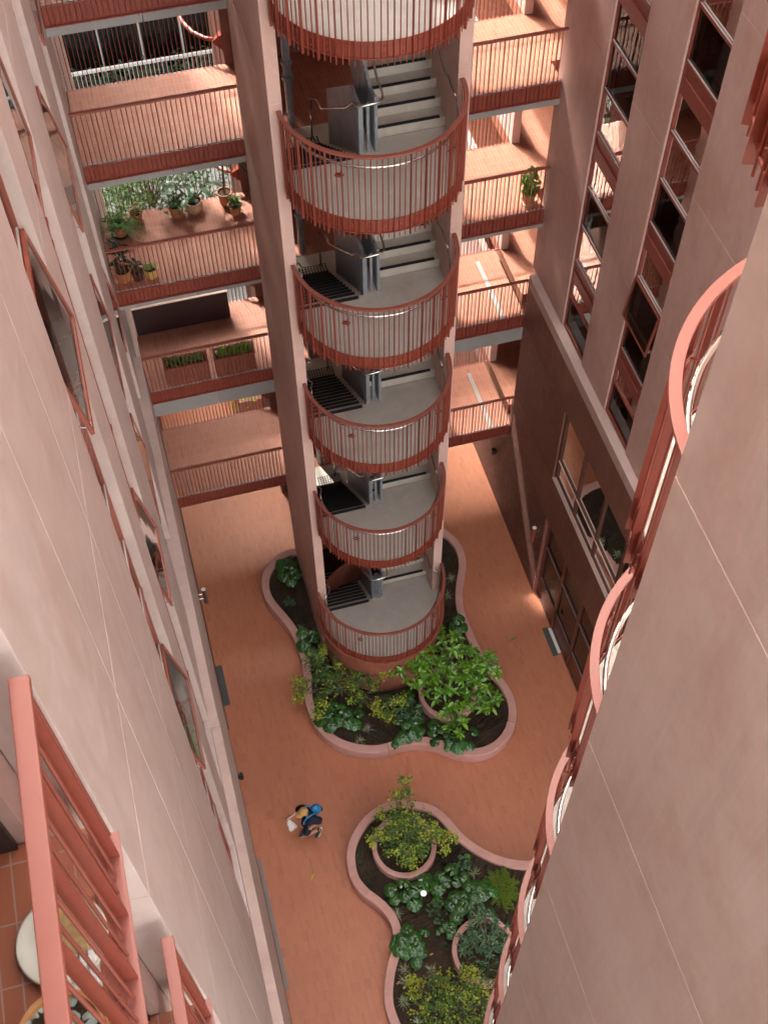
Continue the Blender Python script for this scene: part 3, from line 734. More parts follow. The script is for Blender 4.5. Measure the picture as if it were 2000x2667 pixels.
for a, b in ((5.6,6.82),(7.8,9.05),(11.22,12.85),(15.0,16.35)):
    for f in range(3, 10):
        s_ = SASH.get((a, f), 0)
        pane_stack(lfb, XL-.13, a, b, f, 1, frame=M['redwin'], gl=M['glassL'], sash=bool(s_), tilt=s_)
    fr = MB(); xg = XL-.13
    fr.box(xg-.03,xg+.03,a,a+.045,8.95,10.52); fr.box(xg-.03,xg+.03,b-.045,b,8.95,10.52); fr.box(xg-.03,xg+.04,a+.045,b-.045,8.95,9.01); fr.box(xg-.03,xg+.03,a+.045,b-.045,9.86,9.92); fr.box(xg-.03,xg+.03,a+.045,b-.045,10.3,10.52)
    o = fr.build('window', M['redmetal'], lfb)
    for q, r_ in ((9.01,9.86),(9.92,10.30)):
        p = MB(); p.add([(xg,a+.045,q),(xg,b-.045,q),(xg,b-.045,r_),(xg,a+.045,r_)], [(0,1,2,3)]); p.build('pane', M['glassL'], o)
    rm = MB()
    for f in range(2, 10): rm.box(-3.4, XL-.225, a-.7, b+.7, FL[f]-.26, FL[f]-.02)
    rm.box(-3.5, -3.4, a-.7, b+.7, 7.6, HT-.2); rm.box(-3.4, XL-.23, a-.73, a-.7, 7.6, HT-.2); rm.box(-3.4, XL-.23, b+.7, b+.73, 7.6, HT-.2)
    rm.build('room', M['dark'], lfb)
ld = MB(); ld.box(-.92, -.545, 9.1, YF, 8.6, 8.915); ld.box(-.92, -.545, 2.1, 9.098, 8.2, 8.50); ld.build('ledge', M['ledge'], lfb, bevel=.006)
lo = MB(); lo.box(-.92, -.552, 2.1, 9.096, 3.47, 8.198); lo.box(-.92, -.552, 9.1, YF, 3.47, 8.598); lo.build('lower_wall', M['wall'], lfb)
ub = MB(); ub.box(-.92, XL-.001, 2.1, 9.096, 8.501, 8.93); ub.build('upstand', M['wall'], lfb)
bk = MB(); bk.box(-.92, -.59, 13.0, 23, 0, 3.465); bk.build('brick_wall', M['brick'], lfb)
bk = MB(); bk.box(-.92, -.62, 2.1, 12.99, 0, 3.465); bk.build('brick_wall', M['brick'], lfb)
# return wall and near loggia
rw = MB(); rw.box(-6, XL-.225, 1.9, 2.3, 0, HT); rw.build('return_wall', M['wallb'], lfb)
for f in range(1, 9):
    z = FL[f]
    d = MB(); d.box(-6, -.72, -3, 1.89, z-.14, z); d.build('balcony_floor', M['tilebig'], lfb)
    d = MB(); d.box(-6, -.735, -3, 1.888, z-.36, z-.142); d.build('balcony_slab', M['core'], lfb)
ub = MB(); ub.box(-.735, -.655, -3, 1.99, FL[8]-.36, FL[8]+1.1); ub.build('rail_shade_blocker', M['wallb'], lfb)  # unseen solid box, added to shade the railing below
dd = MB()
for f in range(1, 9): dd.box(-5.5, -.98, 1.87, 1.895, FL[f]+.005, FL[f]+2.3)
dd.build('balcony_door', M['black'], lfb)
ew = MB(); ew.box(-6, -.72, -3.3, -3.01, 0, HT); ew.build('end_wall', M['wallb'], lfb)
bwz = MB(); bwz.box(-6.2, -6, -6, 2, 0, HT); bwz.build('rear_wall', M['wallb'], lfb)
# wing behind the walkways (keeps the sun off the left walkways)
wg = MB(); wg.box(-6, -.7, 19.66, 25.4, 0, HT); wg.build('rear_wing', M['wall'], lfb)
wg = MB(); wg.box(-6, -.72, YF+.003, 19.655, 0, HT); wg.build('lobby_wall', M['wall'], lfb)
rf = MB(); rf.box(-6, -.7, 2.1, 25.4, HT+.01, HT+.3); rf.build('roof', M['ledge'], lfb)
# loggia railings (run along Y)
def rail_y(name, label, x, y0, y1, z, group):
    t = thing(name, label, 'railing', (x, y1, z), group)
    h = MB(); h.box(x-.034, x+.034, y0, y1, z+1.065, z+1.10); h.build('handrail', M['redlite'], t, bevel=.004)
    f = MB(); f.box(x-.03, x-.022, y0, y1, z-.36, z+.0); f.box(x-.022, x+.045, y0, y1, z-.372, z-.36)
    fo = f.build('fascia', M['redlite'], t)
    n = int((y1-y0-.03)/.084)
    for i in range(n+1):
        y = y1-.02-i*.084
        if i % 3 == 1: inst('flat_baluster', FLTN, t, (x, y, z), PI/2)
        else: inst('baluster', BARN, t, (x+.01, y, z))
        if i % 3 == 2:
            for zz in (-.1, -.24): inst('bolt', bolt_me, fo, (x-.022, y-.042, z+zz), PI/2)
    return t
BARN = bar_mesh(-.33, 1.067); FLTN = flat_mesh(-.358, 1.064, -.035, .02)
for f, lab in ((7,'big blurred red balcony railing in the lower left corner, nearest to the viewer'), (6,'red balcony railing one storey below the nearest one, at the bottom edge'), (5,'small red balcony railing third down at the bottom edge'), (4,'smallest red balcony railing, fourth down, beside the long pink wall')):
    rail_y('balcony_railing', lab, -.69, -2.5, 1.99, FL[f], 'balcony railings in the lower left')
# ------------------------------------------------------------------ planters
P1 = [(2.16,17.53),(1.85,17.52),(1.55,17.41),(1.27,17.15),(1.09,16.86),(1.02,16.55),(1.03,16.22),(1.12,15.92),(1.26,15.61),(1.38,15.31),(1.47,15.02),(1.51,14.75),(1.53,14.48),(1.55,14.17),(1.51,13.83),(1.43,13.45),(1.37,13.07),(1.38,12.68),(1.45,12.32),(1.61,11.99),(1.84,11.7),(2.13,11.49),(2.52,11.31),(2.91,11.23),(3.24,11.26),(3.55,11.25),(3.84,11.19),(4.11,11.07),(4.32,10.91),(4.53,10.73),(4.8,10.6),(5.12,10.51),(5.43,10.53),(5.73,10.63),(6.03,10.85),(6.24,11.13),(6.36,11.43),(6.41,11.76),(6.37,12.12),(6.26,12.45),(6.12,12.74),(6.04,13.07),(6.0,13.49),(5.97,13.92),(5.95,14.3),(5.99,14.66),(6.1,15.02),(6.22,15.31),(6.35,15.56),(6.45,15.81),(6.51,16.14),(6.49,16.46),(6.39,16.78),(6.19,17.09),(5.9,17.3),(5.55,17.42),(5.16,17.45)]
P2 = [(6.9,7.55),(6.4,7.6),(5.9,7.66),(5.45,7.77),(5.1,7.88),(4.77,8.07),(4.49,8.31),(4.27,8.57),(4.11,8.81),(4.01,9.06),(3.92,9.29),(3.8,9.48),(3.62,9.68),(3.38,9.81),(3.1,9.94),(2.8,10.01),(2.52,9.98),(2.26,9.91),(1.99,9.78),(1.77,9.6),(1.58,9.39),(1.44,9.16),(1.37,8.9),(1.34,8.64),(1.36,8.4),(1.44,8.19),(1.55,7.99),(1.7,7.82),(1.83,7.63),(1.93,7.42),(1.97,7.22),(1.95,7.01),(1.88,6.78),(1.74,6.56),(1.61,6.35),(1.5,6.1),(1.41,5.85),(1.37,5.62),(1.38,5.38),(1.42,5.1),(1.5,4.7),(1.62,4.2),(1.7,3.6),(1.75,2.9)]
def smooth_line(P, it=2):
    for _ in range(it):
        Q = [P[0]]
        for a, b in zip(P[:-1], P[1:]):
            Q += [(a[0]*.75+b[0]*.25, a[1]*.75+b[1]*.25), (a[0]*.25+b[0]*.75, a[1]*.25+b[1]*.75)]
        P = Q + [P[-1]]
    return P
def offset(P, d):
    out = []
    for i, p in enumerate(P):
        a = P[max(0, i-1)]; b = P[min(len(P)-1, i+1)]
        t = Vector((b[0]-a[0], b[1]-a[1])).normalized()
        out.append((p[0]-t.y*d, p[1]+t.x*d))
    return out
def planter(name, label, P, d, zt, zs, joints, closing, base):
    t = thing(name, label, 'planter', base, 'winding pink garden planters')
    P = smooth_line(P); I = offset(P, d)
    n = len(P); cuts = [0] + [int(j*n) for j in joints] + [n-1]
    for a, b in zip(cuts[:-1], cuts[1:]):
        m = MB(); vs = []
        A = P[a:b+1]; B = I[a:b+1]
        if a: A = [tuple(Vector(A[0]).lerp(Vector(A[1]), .12))] + A[1:]; B = [tuple(Vector(B[0]).lerp(Vector(B[1]), .12))] + B[1:]
        k = len(A)
        bv = .014
        s_ = 1 if d > 0 else -1
        oA = offset(A, .0); inA = offset(A, s_*bv); inB = offset(B, -s_*bv)
        for q in range(k):
            vs += [(*A[q], .001), (*B[q], .001), (*B[q], zt-bv), (*inB[q], zt), (*inA[q], zt), (*A[q], zt-bv)]
        fs = []
        for q in range(k-1):
            for j in range(6): fs.append((q*6+j, (q+1)*6+j, (q+1)*6+(j+1)%6, q*6+(j+1)%6))
        fs += [tuple(range(5,-1,-1)), tuple(range((k-1)*6, k*6))]
        m.add(vs, fs); m.build('rim_wall', M['rim'], t)
    so = MB(); mid = offset(P, d*.8)
    poly = mid + closing
    so.add([(x,y,zs) for x,y in poly], [tuple(range(len(poly)))])
    me = so.mesh('soil', origin(t))
    bm = bmesh.new(); bm.from_mesh(me); bmesh.ops.triangulate(bm, faces=bm.faces)
    for _ in range(5):
        es = [e for e in bm.edges if e.calc_length() > .22]
        if not es: break
        bmesh.ops.subdivide_edges(bm, edges=es, cuts=1); bmesh.ops.triangulate(bm, faces=bm.faces)
    rr = random.Random(3)
    for v_ in bm.verts:
        if not v_.is_boundary: v_.co.z += rr.uniform(-.02,.03)
    bmesh.ops.recalc_face_normals(bm, faces=bm.faces)
    if sum(f.normal.z for f in bm.faces) < 0: bmesh.ops.reverse_faces(bm, faces=bm.faces)
    bm.to_mesh(me); bm.free()
    for p_ in me.polygons: p_.use_smooth = True
    me.materials.append(M['soil']); o = bpy.data.objects.new('soil', me); COL.objects.link(o); o.parent = t
    return t
planter('planter', 'winding pink planter that wraps the foot of the far stair tower', P1, .2, .4, .29, (.42,.62,.84), [], (3.6,11.5,0))
planter('planter', 'winding pink planter nearer the viewer, with a lit bollard standing in it', P2, .2, .4, .29, (.3,.6), [(7.4,2.9),(7.4,7.4)], (3.0,7.0,0))
def pot_ring(label, cx, cy, r, zt, zs):
    t = thing('tree_ring', label, 'planter ring', (cx, cy, .28), 'round concrete tree rings')
    m = MB(); m.lathe(cx, cy, [(r-.005,.2),(r,zt-.012),(r-.012,zt),(r-.10,zt),(r-.112,zt-.012),(r-.115,.2)], 40); m.build('ring_wall', M['rim'], t)
    s_ = MB(); n = 30
    rr = random.Random(cx)
    s_.add([(cx,cy,zs+.03)] + [(cx+(r-.113)*q*math.cos(2*PI*i/n), cy+(r-.113)*q*math.sin(2*PI*i/n), zs+rr.uniform(-.015,.02)) for q in (.5,1.) for i in range(n)],
           [(0,1+i,1+(i+1)%n) for i in range(n)] + [(1+i,1+n+i,1+n+(i+1)%n,1+(i+1)%n) for i in range(n)])
    s_.build('soil', M['soil'], t, smooth=True)
RINGS = {'mag':(4.82,12.26,.72), 'A':(2.72,8.82,.74), 'B':(3.78,6.1,.73)}
pot_ring('round pink concrete ring under the broad leaved green tree', *RINGS['mag'], .62, .5)
pot_ring('round pink concrete ring under the fine leaved yellow green tree', *RINGS['A'], .62, .5)
pot_ring('round pink concrete ring holding the dark lance leaved shrub', *RINGS['B'], .62, .5)
# ------------------------------------------------------------------ plants
def round_leaf(mb, c, r, tilt, az, rng):
    """kidney shaped tractor seat leaf: domed, radially ribbed, notched at the stalk"""
    n, k = 36, 5
    q = Quaternion((0,0,1), az) @ Quaternion((0,1,0), tilt)
    vs = []; ph = rng.uniform(0, 6)
    for j in range(k+1):
        rr = j/k
        for i in range(n+1):
            a = -PI*.94 + 2*PI*.94*i/n
            notch = 1 - .28*math.exp(-((PI-abs(a))/.28)**2)
            wav = 1 + .05*math.sin(5*a+ph)*rr
            rad = r*rr*notch*wav
            z = -.24*r*rr**2.4 + .055*r*math.sin(11*a)*rr*(1-.3*rr) + .05*r*math.sin(3*a+ph)*rr*rr
            if j == 0: z = -.08*r
            v = q @ Vector((rad*math.cos(a), rad*math.sin(a), z))
            vs.append(tuple(Vector(c)+v))
    fs = [(j*(n+1)+i, (j+1)*(n+1)+i, (j+1)*(n+1)+i+1, j*(n+1)+i+1) for j in range(k) for i in range(n)]
    mb.add(vs, fs)
def roundplant(label, pts, seed, zb=.29, r0=.13, hz=.28, group='round leaved plants in the planters'):
    rng = random.Random(seed)
    cx = sum(p[0] for p in pts)/len(pts); cy = sum(p[1] for p in pts)/len(pts)
    t = thing('leopard_plant', label, 'plant', (cx, cy, zb), group)
    lv = MB(); st = MB()
    pts = list(pts) + [(p[0]+rng.uniform(-.13,.13), p[1]+rng.uniform(-.13,.13), 1) for p in pts if rng.random() < .3]
    for p in pts:
        low = len(p) > 2
        r = r0*rng.uniform(.78,1.15)*(.8 if low else 1)
        z = zb+hz*rng.uniform(.7,1.1)*(.6 if low else 1)
        dx, dy = p[0]-cx, p[1]-cy; d = math.hypot(dx, dy)
        round_leaf(lv, (p[0], p[1], z), r, min(.42, .12+d*.4)*rng.uniform(.5,1.2), math.atan2(dy, dx)+rng.uniform(-.6,.6), rng)
        st.tube([(cx+dx*.35, cy+dy*.35, zb-.02), (cx+dx*.75, cy+dy*.75, zb+(z-zb)*.6), (p[0], p[1], z-.01)], .006, 5)
    lv.build('leaves', M['lf_round'], t, smooth=True); st.build('stems', M['stem'], t)
roundplant('glossy round leaved clump against the rim of the ring with the fine leaved tree', [(2.46,8.02),(2.14,7.94),(2.18,7.72),(2.43,7.73),(2.71,7.8),(2.59,7.52),(3.0,7.98),(2.87,7.79)], 1, r0=.165)
roundplant('largest glossy round leaved mass, in the middle of the near planter', [(3.62,8.03),(3.31,7.93),(3.4,7.8),(3.66,7.73),(3.85,7.77),(3.18,7.69)], 2, r0=.155)
roundplant('glossy round leaved clump behind the dark shrub ring, beside the bright ground cover', [(3.88,7.56),(4.04,7.57),(4.22,7.48),(3.93,7.39),(4.08,7.43),(4.12,7.28),(3.9,7.25),(4.35,7.31),(4.15,6.87)], 21, r0=.14)
roundplant('glossy round leaved clump between the bollard and the dark shrub ring', [(3.48,7.41),(3.72,7.36),(3.68,7.22),(3.35,7.26),(3.53,7.09),(3.78,6.95),(3.39,6.95)], 22, r0=.14)
roundplant('glossy round leaved clump spilling over the left rim of the near planter', [(2.27,7.03),(2.63,6.84),(2.38,6.8),(2.11,6.83),(1.97,6.65),(2.17,6.68),(2.43,6.64),(2.29,6.5),(2.44,6.47),(2.26,6.23),(2.1,6.52),(2.25,6.6)], 3, r0=.145)
roundplant('small pale round leaved clump beside the ring with the dark shrub', [(3.02,6.82),(3.12,6.86),(3.27,6.82),(3.15,6.74),(3.15,6.62),(3.26,6.68)], 4, r0=.09)
roundplant('glossy round leaved clump in the far left lobe of the far planter', [(1.69,16.94),(1.94,16.81),(1.67,16.66),(1.98,16.68),(1.8,16.4),(1.67,17.05),(1.89,16.99)], 5, r0=.17)
roundplant('glossy round leaved clump against the left foot of the tower wall', [(1.74,14.86),(2.02,14.78),(1.69,14.54),(2.02,14.68),(1.82,14.32),(2.02,14.21)], 6, r0=.19)
roundplant('glossy round leaved clump under the sprawling maple at the left front of the far planter', [(1.61,12.44),(1.83,12.53),(2.07,12.27),(2.32,12.39),(1.97,12.73),(2.51,12.77),(1.75,12.74),(2.42,12.08),(1.8,12.2),(2.26,12.12),(2.57,12.32),(2.22,12.56)], 7, r0=.17)
roundplant('glossy round leaved clump at the inward dip of the far planter rim', [(3.45,11.44),(3.42,11.87),(3.71,11.81),(3.86,11.51),(3.72,11.62),(3.59,11.7),(3.71,11.43),(3.32,11.38),(3.93,11.8)], 8, r0=.15)
roundplant('glossy round leaved clump hanging over the front rim below the broad leaved tree', [(4.25,11.56),(4.15,11.36),(4.4,11.38),(4.13,11.08),(4.55,11.39),(4.68,11.07),(4.93,10.77),(4.62,10.76),(5.15,11.1),(4.47,10.99),(4.72,10.87)], 9, r0=.155)
roundplant('small round leaved clump inside the right rim of the far planter', [(5.56,14.05),(5.7,14.15),(5.62,13.9),(5.75,13.95)], 10, r0=.15)
roundplant('dark round leaved clump between the drum and the ring of the broad leaved tree', [(3.35,12.5),(3.6,12.45),(3.8,12.3),(3.95,12.05),(3.9,12.5)], 11, r0=.17)
def lance(mb, base, direc, ln, w, droop, rng, seg=4, fold=.25):
    """pointed leaf with a folded midrib"""
    d = Vector(direc).normalized(); side = d.cross(Vector((0,0,1)))
    if side.length < .05: side = Vector((1,0,0))
    side.normalize(); upv = side.cross(d)
    tw = rng.uniform(-.5,.5); side = (side*math.cos(tw)+upv*math.sin(tw)).normalized(); upv = side.cross(d)
    vs = []; b = Vector(base)
    for i in range(seg+1):
        t = i/seg; ww = w*math.sin(PI*min(1, t*.93+.04))**.8*(1-.25*t)
        c = b + d*(ln*t) + Vector((0,0,-droop*ln*t*t))
        vs += [tuple(c+side*ww+upv*ww*fold), tuple(c), tuple(c-side*ww+upv*ww*fold)]
    fs = []
    for i in range(seg):
        a = i*3; fs += [(a,a+1,a+4,a+3),(a+1,a+2,a+5,a+4)]
    mb.add(vs, fs)
def rosette(mb, c, n, ln, w, rng, el0=-.1, el1=.7, droop=.3):
    a0 = rng.uniform(0, 6)
    for i in range(n):
        a = a0+i*2.4+rng.uniform(-.25,.25); e = rng.uniform(el0, el1)
        lance(mb, c, (math.cos(a)*math.cos(e), math.sin(a)*math.cos(e), math.sin(e)), ln*rng.uniform(.75,1.15), w*rng.uniform(.85,1.15), droop*rng.uniform(.6,1.3), rng)
def branchy(name, label, cat, cx, cy, zb, tips, leaf, trunk_h, mat, n_leaf, ln, w, seed, side=.35, group=None):
    """short trunk, limbs to every tip, leaf rosettes on the tips and along the twigs"""
    rng = random.Random(seed)
    t = thing(name, label, cat, (cx, cy, zb), group)
    br = MB(); lv = MB()
    br.tube([(cx,cy,zb-.05),(cx+.02,cy+.01,zb+trunk_h*.6),(cx,cy,zb+trunk_h)], [.035,.028,.022], 8)
    for tx, ty, tz in tips:
        m = Vector(((cx*.55+tx*.45)+rng.uniform(-.06,.06), (cy*.55+ty*.45)+rng.uniform(-.06,.06), zb+trunk_h+(tz-zb-trunk_h)*.62))
        br.tube([(cx,cy,zb+trunk_h*.8), tuple(m), (tx,ty,tz)], [.018,.011,.005], 6)
        rosette(lv, (tx,ty,tz), n_leaf, ln, w, rng)
        for k in range(5):
            q = m.lerp(Vector((tx,ty,tz)), rng.uniform(.25,.85)); o = Vector((rng.uniform(-side,side), rng.uniform(-side,side), rng.uniform(-.25,.12)))
            br.tube([tuple(q), tuple(q+o)], [.006,.003], 5)
            rosette(lv, tuple(q+o), max(4, n_leaf-2), ln, w, rng)
    br.build('branches', M['bark'], t, smooth=True); lv.build('leaves', mat, t)
    return t
mag = [(4.64,13.69,1.8),(3.95,13.14,1.8),(3.69,12.53,1.8),(4.55,12.82,1.95),(5.15,13.05,1.9),(5.44,12.57,1.9),(5.9,12.25,1.75),(5.87,11.87,1.7),(4.59,12.23,2.1),(4.11,12.08,1.8),(5.31,12.03,2.0),(5.72,11.3,1.5),(5.33,11.18,1.5),(4.56,11.44,1.5),(4.38,11.82,1.7),(5.0,11.88,1.9),(4.68,10.95,1.0),(5.01,12.6,2.1),(5.55,11.6,1.7),(4.2,12.75,2.0),(4.9,13.3,1.9),(3.95,12.75,1.9),(5.65,12.05,1.9)]
branchy('broad_leaved_tree', 'broad leaved bright green tree in the ring beside the stair tower drum', 'tree', 4.82, 12.26, .5, mag, None, .5, M['lf_mag'], 8, .2, .044, 11, .3)
sh = [(3.55,6.55,1.1),(3.3,6.2,1.0),(3.75,6.6,1.25),(4.05,6.45,1.2),(3.6,6.25,1.3),(3.95,6.1,1.2),(4.2,6.2,1.1),(3.8,5.9,1.0),(4.3,5.9,.9),(3.3,6.45,.95),(3.95,6.75,1.2),(3.7,6.95,1.2)]
branchy('dark_shrub', 'dark lance leaved shrub in the ring half hidden by the near curved railing', 'shrub', 3.85, 6.25, .5, sh, None, .3, M['lf_dark'], 9, .12, .018, 12, .2)
def starleaf(mb, c, r, rng, nrm=None):
    """small five pointed maple leaf: a flat star"""
    n = Vector((rng.gauss(0,.45), rng.gauss(0,.45), 1)).normalized(); a = n.orthogonal().normalized(); b = n.cross(a)
    ph = rng.uniform(0, 6); vs = [tuple(Vector(c))]
    for i in range(10):
        ang = ph+PI*i/5; q = r*(1 if i % 2 == 0 else .38)
        if i == 0: q *= .6
        vs.append(tuple(Vector(c)+(a*math.cos(ang)+b*math.sin(ang))*q))
    mb.add(vs, [(0,1+i,1+(i+1)%10) for i in range(10)])
def maple(label, cx, cy, zb, tips, seed, nl, r, trunk_h=.4, group='fine leaved maples'):
    rng = random.Random(seed)
    t = thing('maple', label, 'tree', (cx, cy, zb), group)
    br = MB(); lv = MB(); ly = MB()
    br.tube([(cx,cy,zb-.05),(cx,cy,zb+trunk_h)], [.03,.02], 8)
    for tx, ty, tz, rad, yel in tips:
        m = Vector(((cx+tx)/2+rng.uniform(-.1,.1), (cy+ty)/2+rng.uniform(-.1,.1), max(zb+.2, (zb+trunk_h+tz)/2+.1)))
        br.tube([(cx,cy,zb+trunk_h*.7), tuple(m), (tx,ty,tz)], [.014,.008,.004], 5)
        nc = max(6, int(nl*rad/3.8))
        for k in range(nc):                      # small sprays, each a flat layer of leaves
            v = Vector((rng.gauss(0,1), rng.gauss(0,1), rng.gauss(0,.55)))
            v = v*(rad*.55)
            c = Vector((tx,ty,tz))+v
            br.tube([(tx,ty,tz) if k % 2 else tuple(m), tuple(c)], [.004,.002], 4)
            tgt = ly if rng.random() < yel*.75 else lv
            for j in range(10):
                o = Vector((rng.gauss(0,.06), rng.gauss(0,.06), rng.gauss(0,.02)))
                starleaf(tgt, c+o, r*rng.uniform(.7,1.2), rng)
    br.build('branches', M['bark'], t); lv.build('leaves', M['lf_maple'], t)
    if ly.v: ly.build('young_leaves', M['lf_mapley'], t)
maple('bushy fine leaved tree in the near ring behind the bollard, shoots reaching over the rim', 2.85, 8.95, .5,
      [(2.75,8.85,1.6,.36,.25),(2.45,8.95,1.4,.3,.25),(3.05,8.85,1.5,.3,.3),(2.85,9.25,1.5,.3,.35),(2.6,9.15,1.5,.26,.4),(2.9,8.5,1.3,.26,.5),(2.72,8.35,1.1,.2,.6),(3.4,8.75,1.2,.16,.95),(3.58,8.65,1.15,.12,1),(3.75,8.55,1.1,.09,1),(2.2,9.0,1.2,.12,.8),(2.0,8.95,1.15,.07,1),(3.0,9.55,1.9,.1,.6),(3.03,9.75,2.1,.06,.8),(2.75,9.65,1.7,.07,.9),(2.35,9.4,1.4,.1,.8),(2.55,8.6,1.3,.25,.3),(3.1,8.6,1.3,.22,.5),(3.55,8.35,1.0,.08,1)], 31, 340, .036, .5)
maple('sprawling yellow green maple between the drum and the left rim of the far planter', 2.3, 13.0, .29,
      [(1.82,13.61,1.2,.26,.15),(1.39,13.24,1.1,.22,.5),(1.98,12.98,1.2,.3,.2),(2.41,12.81,1.2,.28,.25),(2.8,12.8,1.3,.24,.3),(3.05,12.59,1.3,.16,.6),(2.17,13.96,1.3,.1,.9),(2.05,13.8,1.3,.1,.9),(3.35,12.75,1.5,.1,.8),(3.5,12.7,1.5,.06,1),(2.99,12.22,1.0,.12,.9),(3.14,11.8,.9,.07,1),(3.05,12.0,.95,.09,1),(1.7,12.72,1.0,.2,.4),(1.2,12.9,1.0,.1,.9),(1.6,12.35,.9,.1,.9),(2.36,13.31,1.4,.12,.8),(3.6,12.14,.9,.15,.5),(3.35,12.1,.9,.15,.3),(2.6,12.5,1.0,.2,.5),(1.95,13.3,1.2,.22,.2),(1.3,13.0,1.0,.12,.8),(2.65,12.9,1.2,.2,.3)], 32, 260, .038, .35)
maple('wide fine leaved maple cut off by the bottom edge of the photo', 2.9, 4.95, .29,
      [(2.5,5.5,1.0,.28,.2),(2.9,5.3,1.2,.34,.35),(3.3,5.4,1.1,.28,.35),(2.6,5.05,1.2,.34,.35),(3.1,4.9,1.3,.34,.4),(2.2,5.2,.9,.26,.4),(2.15,5.75,.7,.1,1),(2.05,5.95,.65,.07,1),(2.0,5.65,.65,.1,1),(3.3,5.75,.9,.12,.7),(3.55,5.1,1.0,.24,.6),(3.15,5.75,.9,.1,1),(2.4,4.8,1.0,.3,.4),(3.4,4.6,1.1,.3,.5),(2.8,4.5,1.2,.34,.4),(2.7,5.7,.8,.14,.4)], 33, 300, .036, .4)
def tuft(label, x, y, n, ln, mat, seed, zb=.29, group=None, w=.006, nm='grass_tuft', parts=True):
    rng = random.Random(seed)
    t = thing(nm, label, 'grass', (x, y, zb), group)
    mb = MB()
    for i in range(n):
        a = rng.uniform(0, 2*PI); e = rng.uniform(.25,1.35)
        d = Vector((math.cos(a)*math.cos(e), math.sin(a)*math.cos(e), math.sin(e))); l = ln*rng.uniform(.6,1.15)
        sd = Vector((-math.sin(a), math.cos(a), 0))*w; b = Vector((x+rng.gauss(0,.012), y+rng.gauss(0,.012), zb)); vs = []
        for k in range(5):
            s_ = k/4; c = b+d*l*s_+Vector((0,0,-.42*l*s_*s_)); ww = sd*(1-s_)**.7
            vs += [tuple(c+ww), tuple(c-ww)]
        mb.add(vs, [(2*k,2*k+1,2*k+3,2*k+2) for k in range(4)])
    mb.build('blades', mat, t)
for k, (x, y, w_) in enumerate([(4.11,7.86,'above the large round leaved mass'),(4.43,7.67,'next to the bright ground cover patch'),(2.17,7.46,'under the left rim near the bollard'),(2.01,6.26,'left of the lowest big round leaf'),(2.55,6.09,'right of the lowest big round leaf, widest of all'),(1.94,6.0,'against the left rim, below the round leaved clump'),(1.78,5.63,'against the left rim near the bottom maple'),(1.98,5.12,'at the very bottom edge of the photo'),
                             (5.95,15.52,'in the narrow right strip of the far planter, upper one'),(5.68,15.04,'in the narrow right strip of the far planter, lower one'),(2.43,11.7,'inside the front rim of the far planter, larger one'),(2.69,11.95,'inside the front rim of the far planter, smaller one'),(1.74,15.15,'thin and pale in the left lobe of the far planter')]):
    tuft('pale striped grass tuft '+w_, x, y, 46 if k not in (12,) else 18, .24 if k != 12 else .17, M['lf_tuft'], 50+k, group='pale striped grass tufts')
for k, (x, y, w_) in enumerate([(1.62,9.05,'left of the ring with the fine leaved tree, upper'),(1.68,8.75,'left of the ring with the fine leaved tree, lower'),(1.75,8.25,'below left of the ring with the fine leaved tree'),(2.05,7.85,'beside the round leaved clump under the ring'),(3.45,8.5,'right of the ring with the fine leaved tree'),(3.55,8.25,'beside the large round leaved mass'),(3.85,8.25,'near the inner curve of the right rim'),(2.45,5.75,'dark and upright above the bottom maple'),(2.97,11.69,'beside the pale tufts at the front of the far planter'),(6.06,16.11,'at the upper end of the right strip'),(1.64,15.79,'alone on bare soil in the left lobe'),(3.0,6.5,'trailing beside the small pale clump'),(4.0,5.2,'behind the lowest near railing'),(5.6,11.2,'at the right end of the far planter'),(5.75,14.3,'by the tower wall in the right strip'),(2.75,11.75,'at the front rim of the far planter')]):
    tuft('small dark green grass tuft '+w_, x, y, 40, .17, M['lf_mondo'], 70+k, group='small dark grass tufts', nm='dark_grass_tuft')
def lowshrub(label, cx, cy, seed, n, rad, h, ln, w, mat, nm='low_shrub', zb=.29, group=None):
    rng = random.Random(seed); t = thing(nm, label, 'shrub', (cx, cy, zb), group)
    br = MB(); lv = MB()
    for i in range(n):
        a = rng.uniform(0, 2*PI); q = rad*math.sqrt(rng.random()); x, y, z = cx+q*math.cos(a), cy+q*math.sin(a), zb+h*rng.uniform(.5,1)
        br.tube([(cx,cy,zb-.02),((cx+x)/2,(cy+y)/2,zb+h*.4),(x,y,z)], [.006,.004,.002], 4)
        rosette(lv, (x,y,z), 7, ln, w, rng, .0, .9, .2)
    br.build('stems', M['stem'], t); lv.build('leaves', mat, t)
lowshrub('low blue green shrub between the bollard and the round leaved clump', 3.05, 7.18, 81, 40, .3, .25, .045, .014, M['lf_dark'])
lowshrub('small fresh green seedling just right of the bollard', 3.1, 7.53, 82, 9, .1, .14, .07, .02, M['lf_bright'])
lowshrub('dark blue green shrub above the large round leaved mass', 3.92, 8.12, 83, 22, .2, .25, .06, .018, M['lf_dark'])
lowshrub('bright green sprig above the large round leaved mass', 4.06, 8.2, 84, 5, .07, .2, .06, .018, M['lf_bright'])
lowshrub('dark leafy bush between the maple and the ring of the broad leaved tree', 3.75, 12.0, 85, 26, .3, .45, .1, .028, M['lf_dark'])
lowshrub('leafy seedlings scattered in the ring with the dark shrub', 3.75, 5.75, 86, 34, .42, .06, .05, .015, M['lf_dark'], zb=.5)
lowshrub('small leafy shrub in the left lobe of the far planter', 1.62, 15.9, 87, 14, .14, .2, .07, .02, M['lf_dark'])
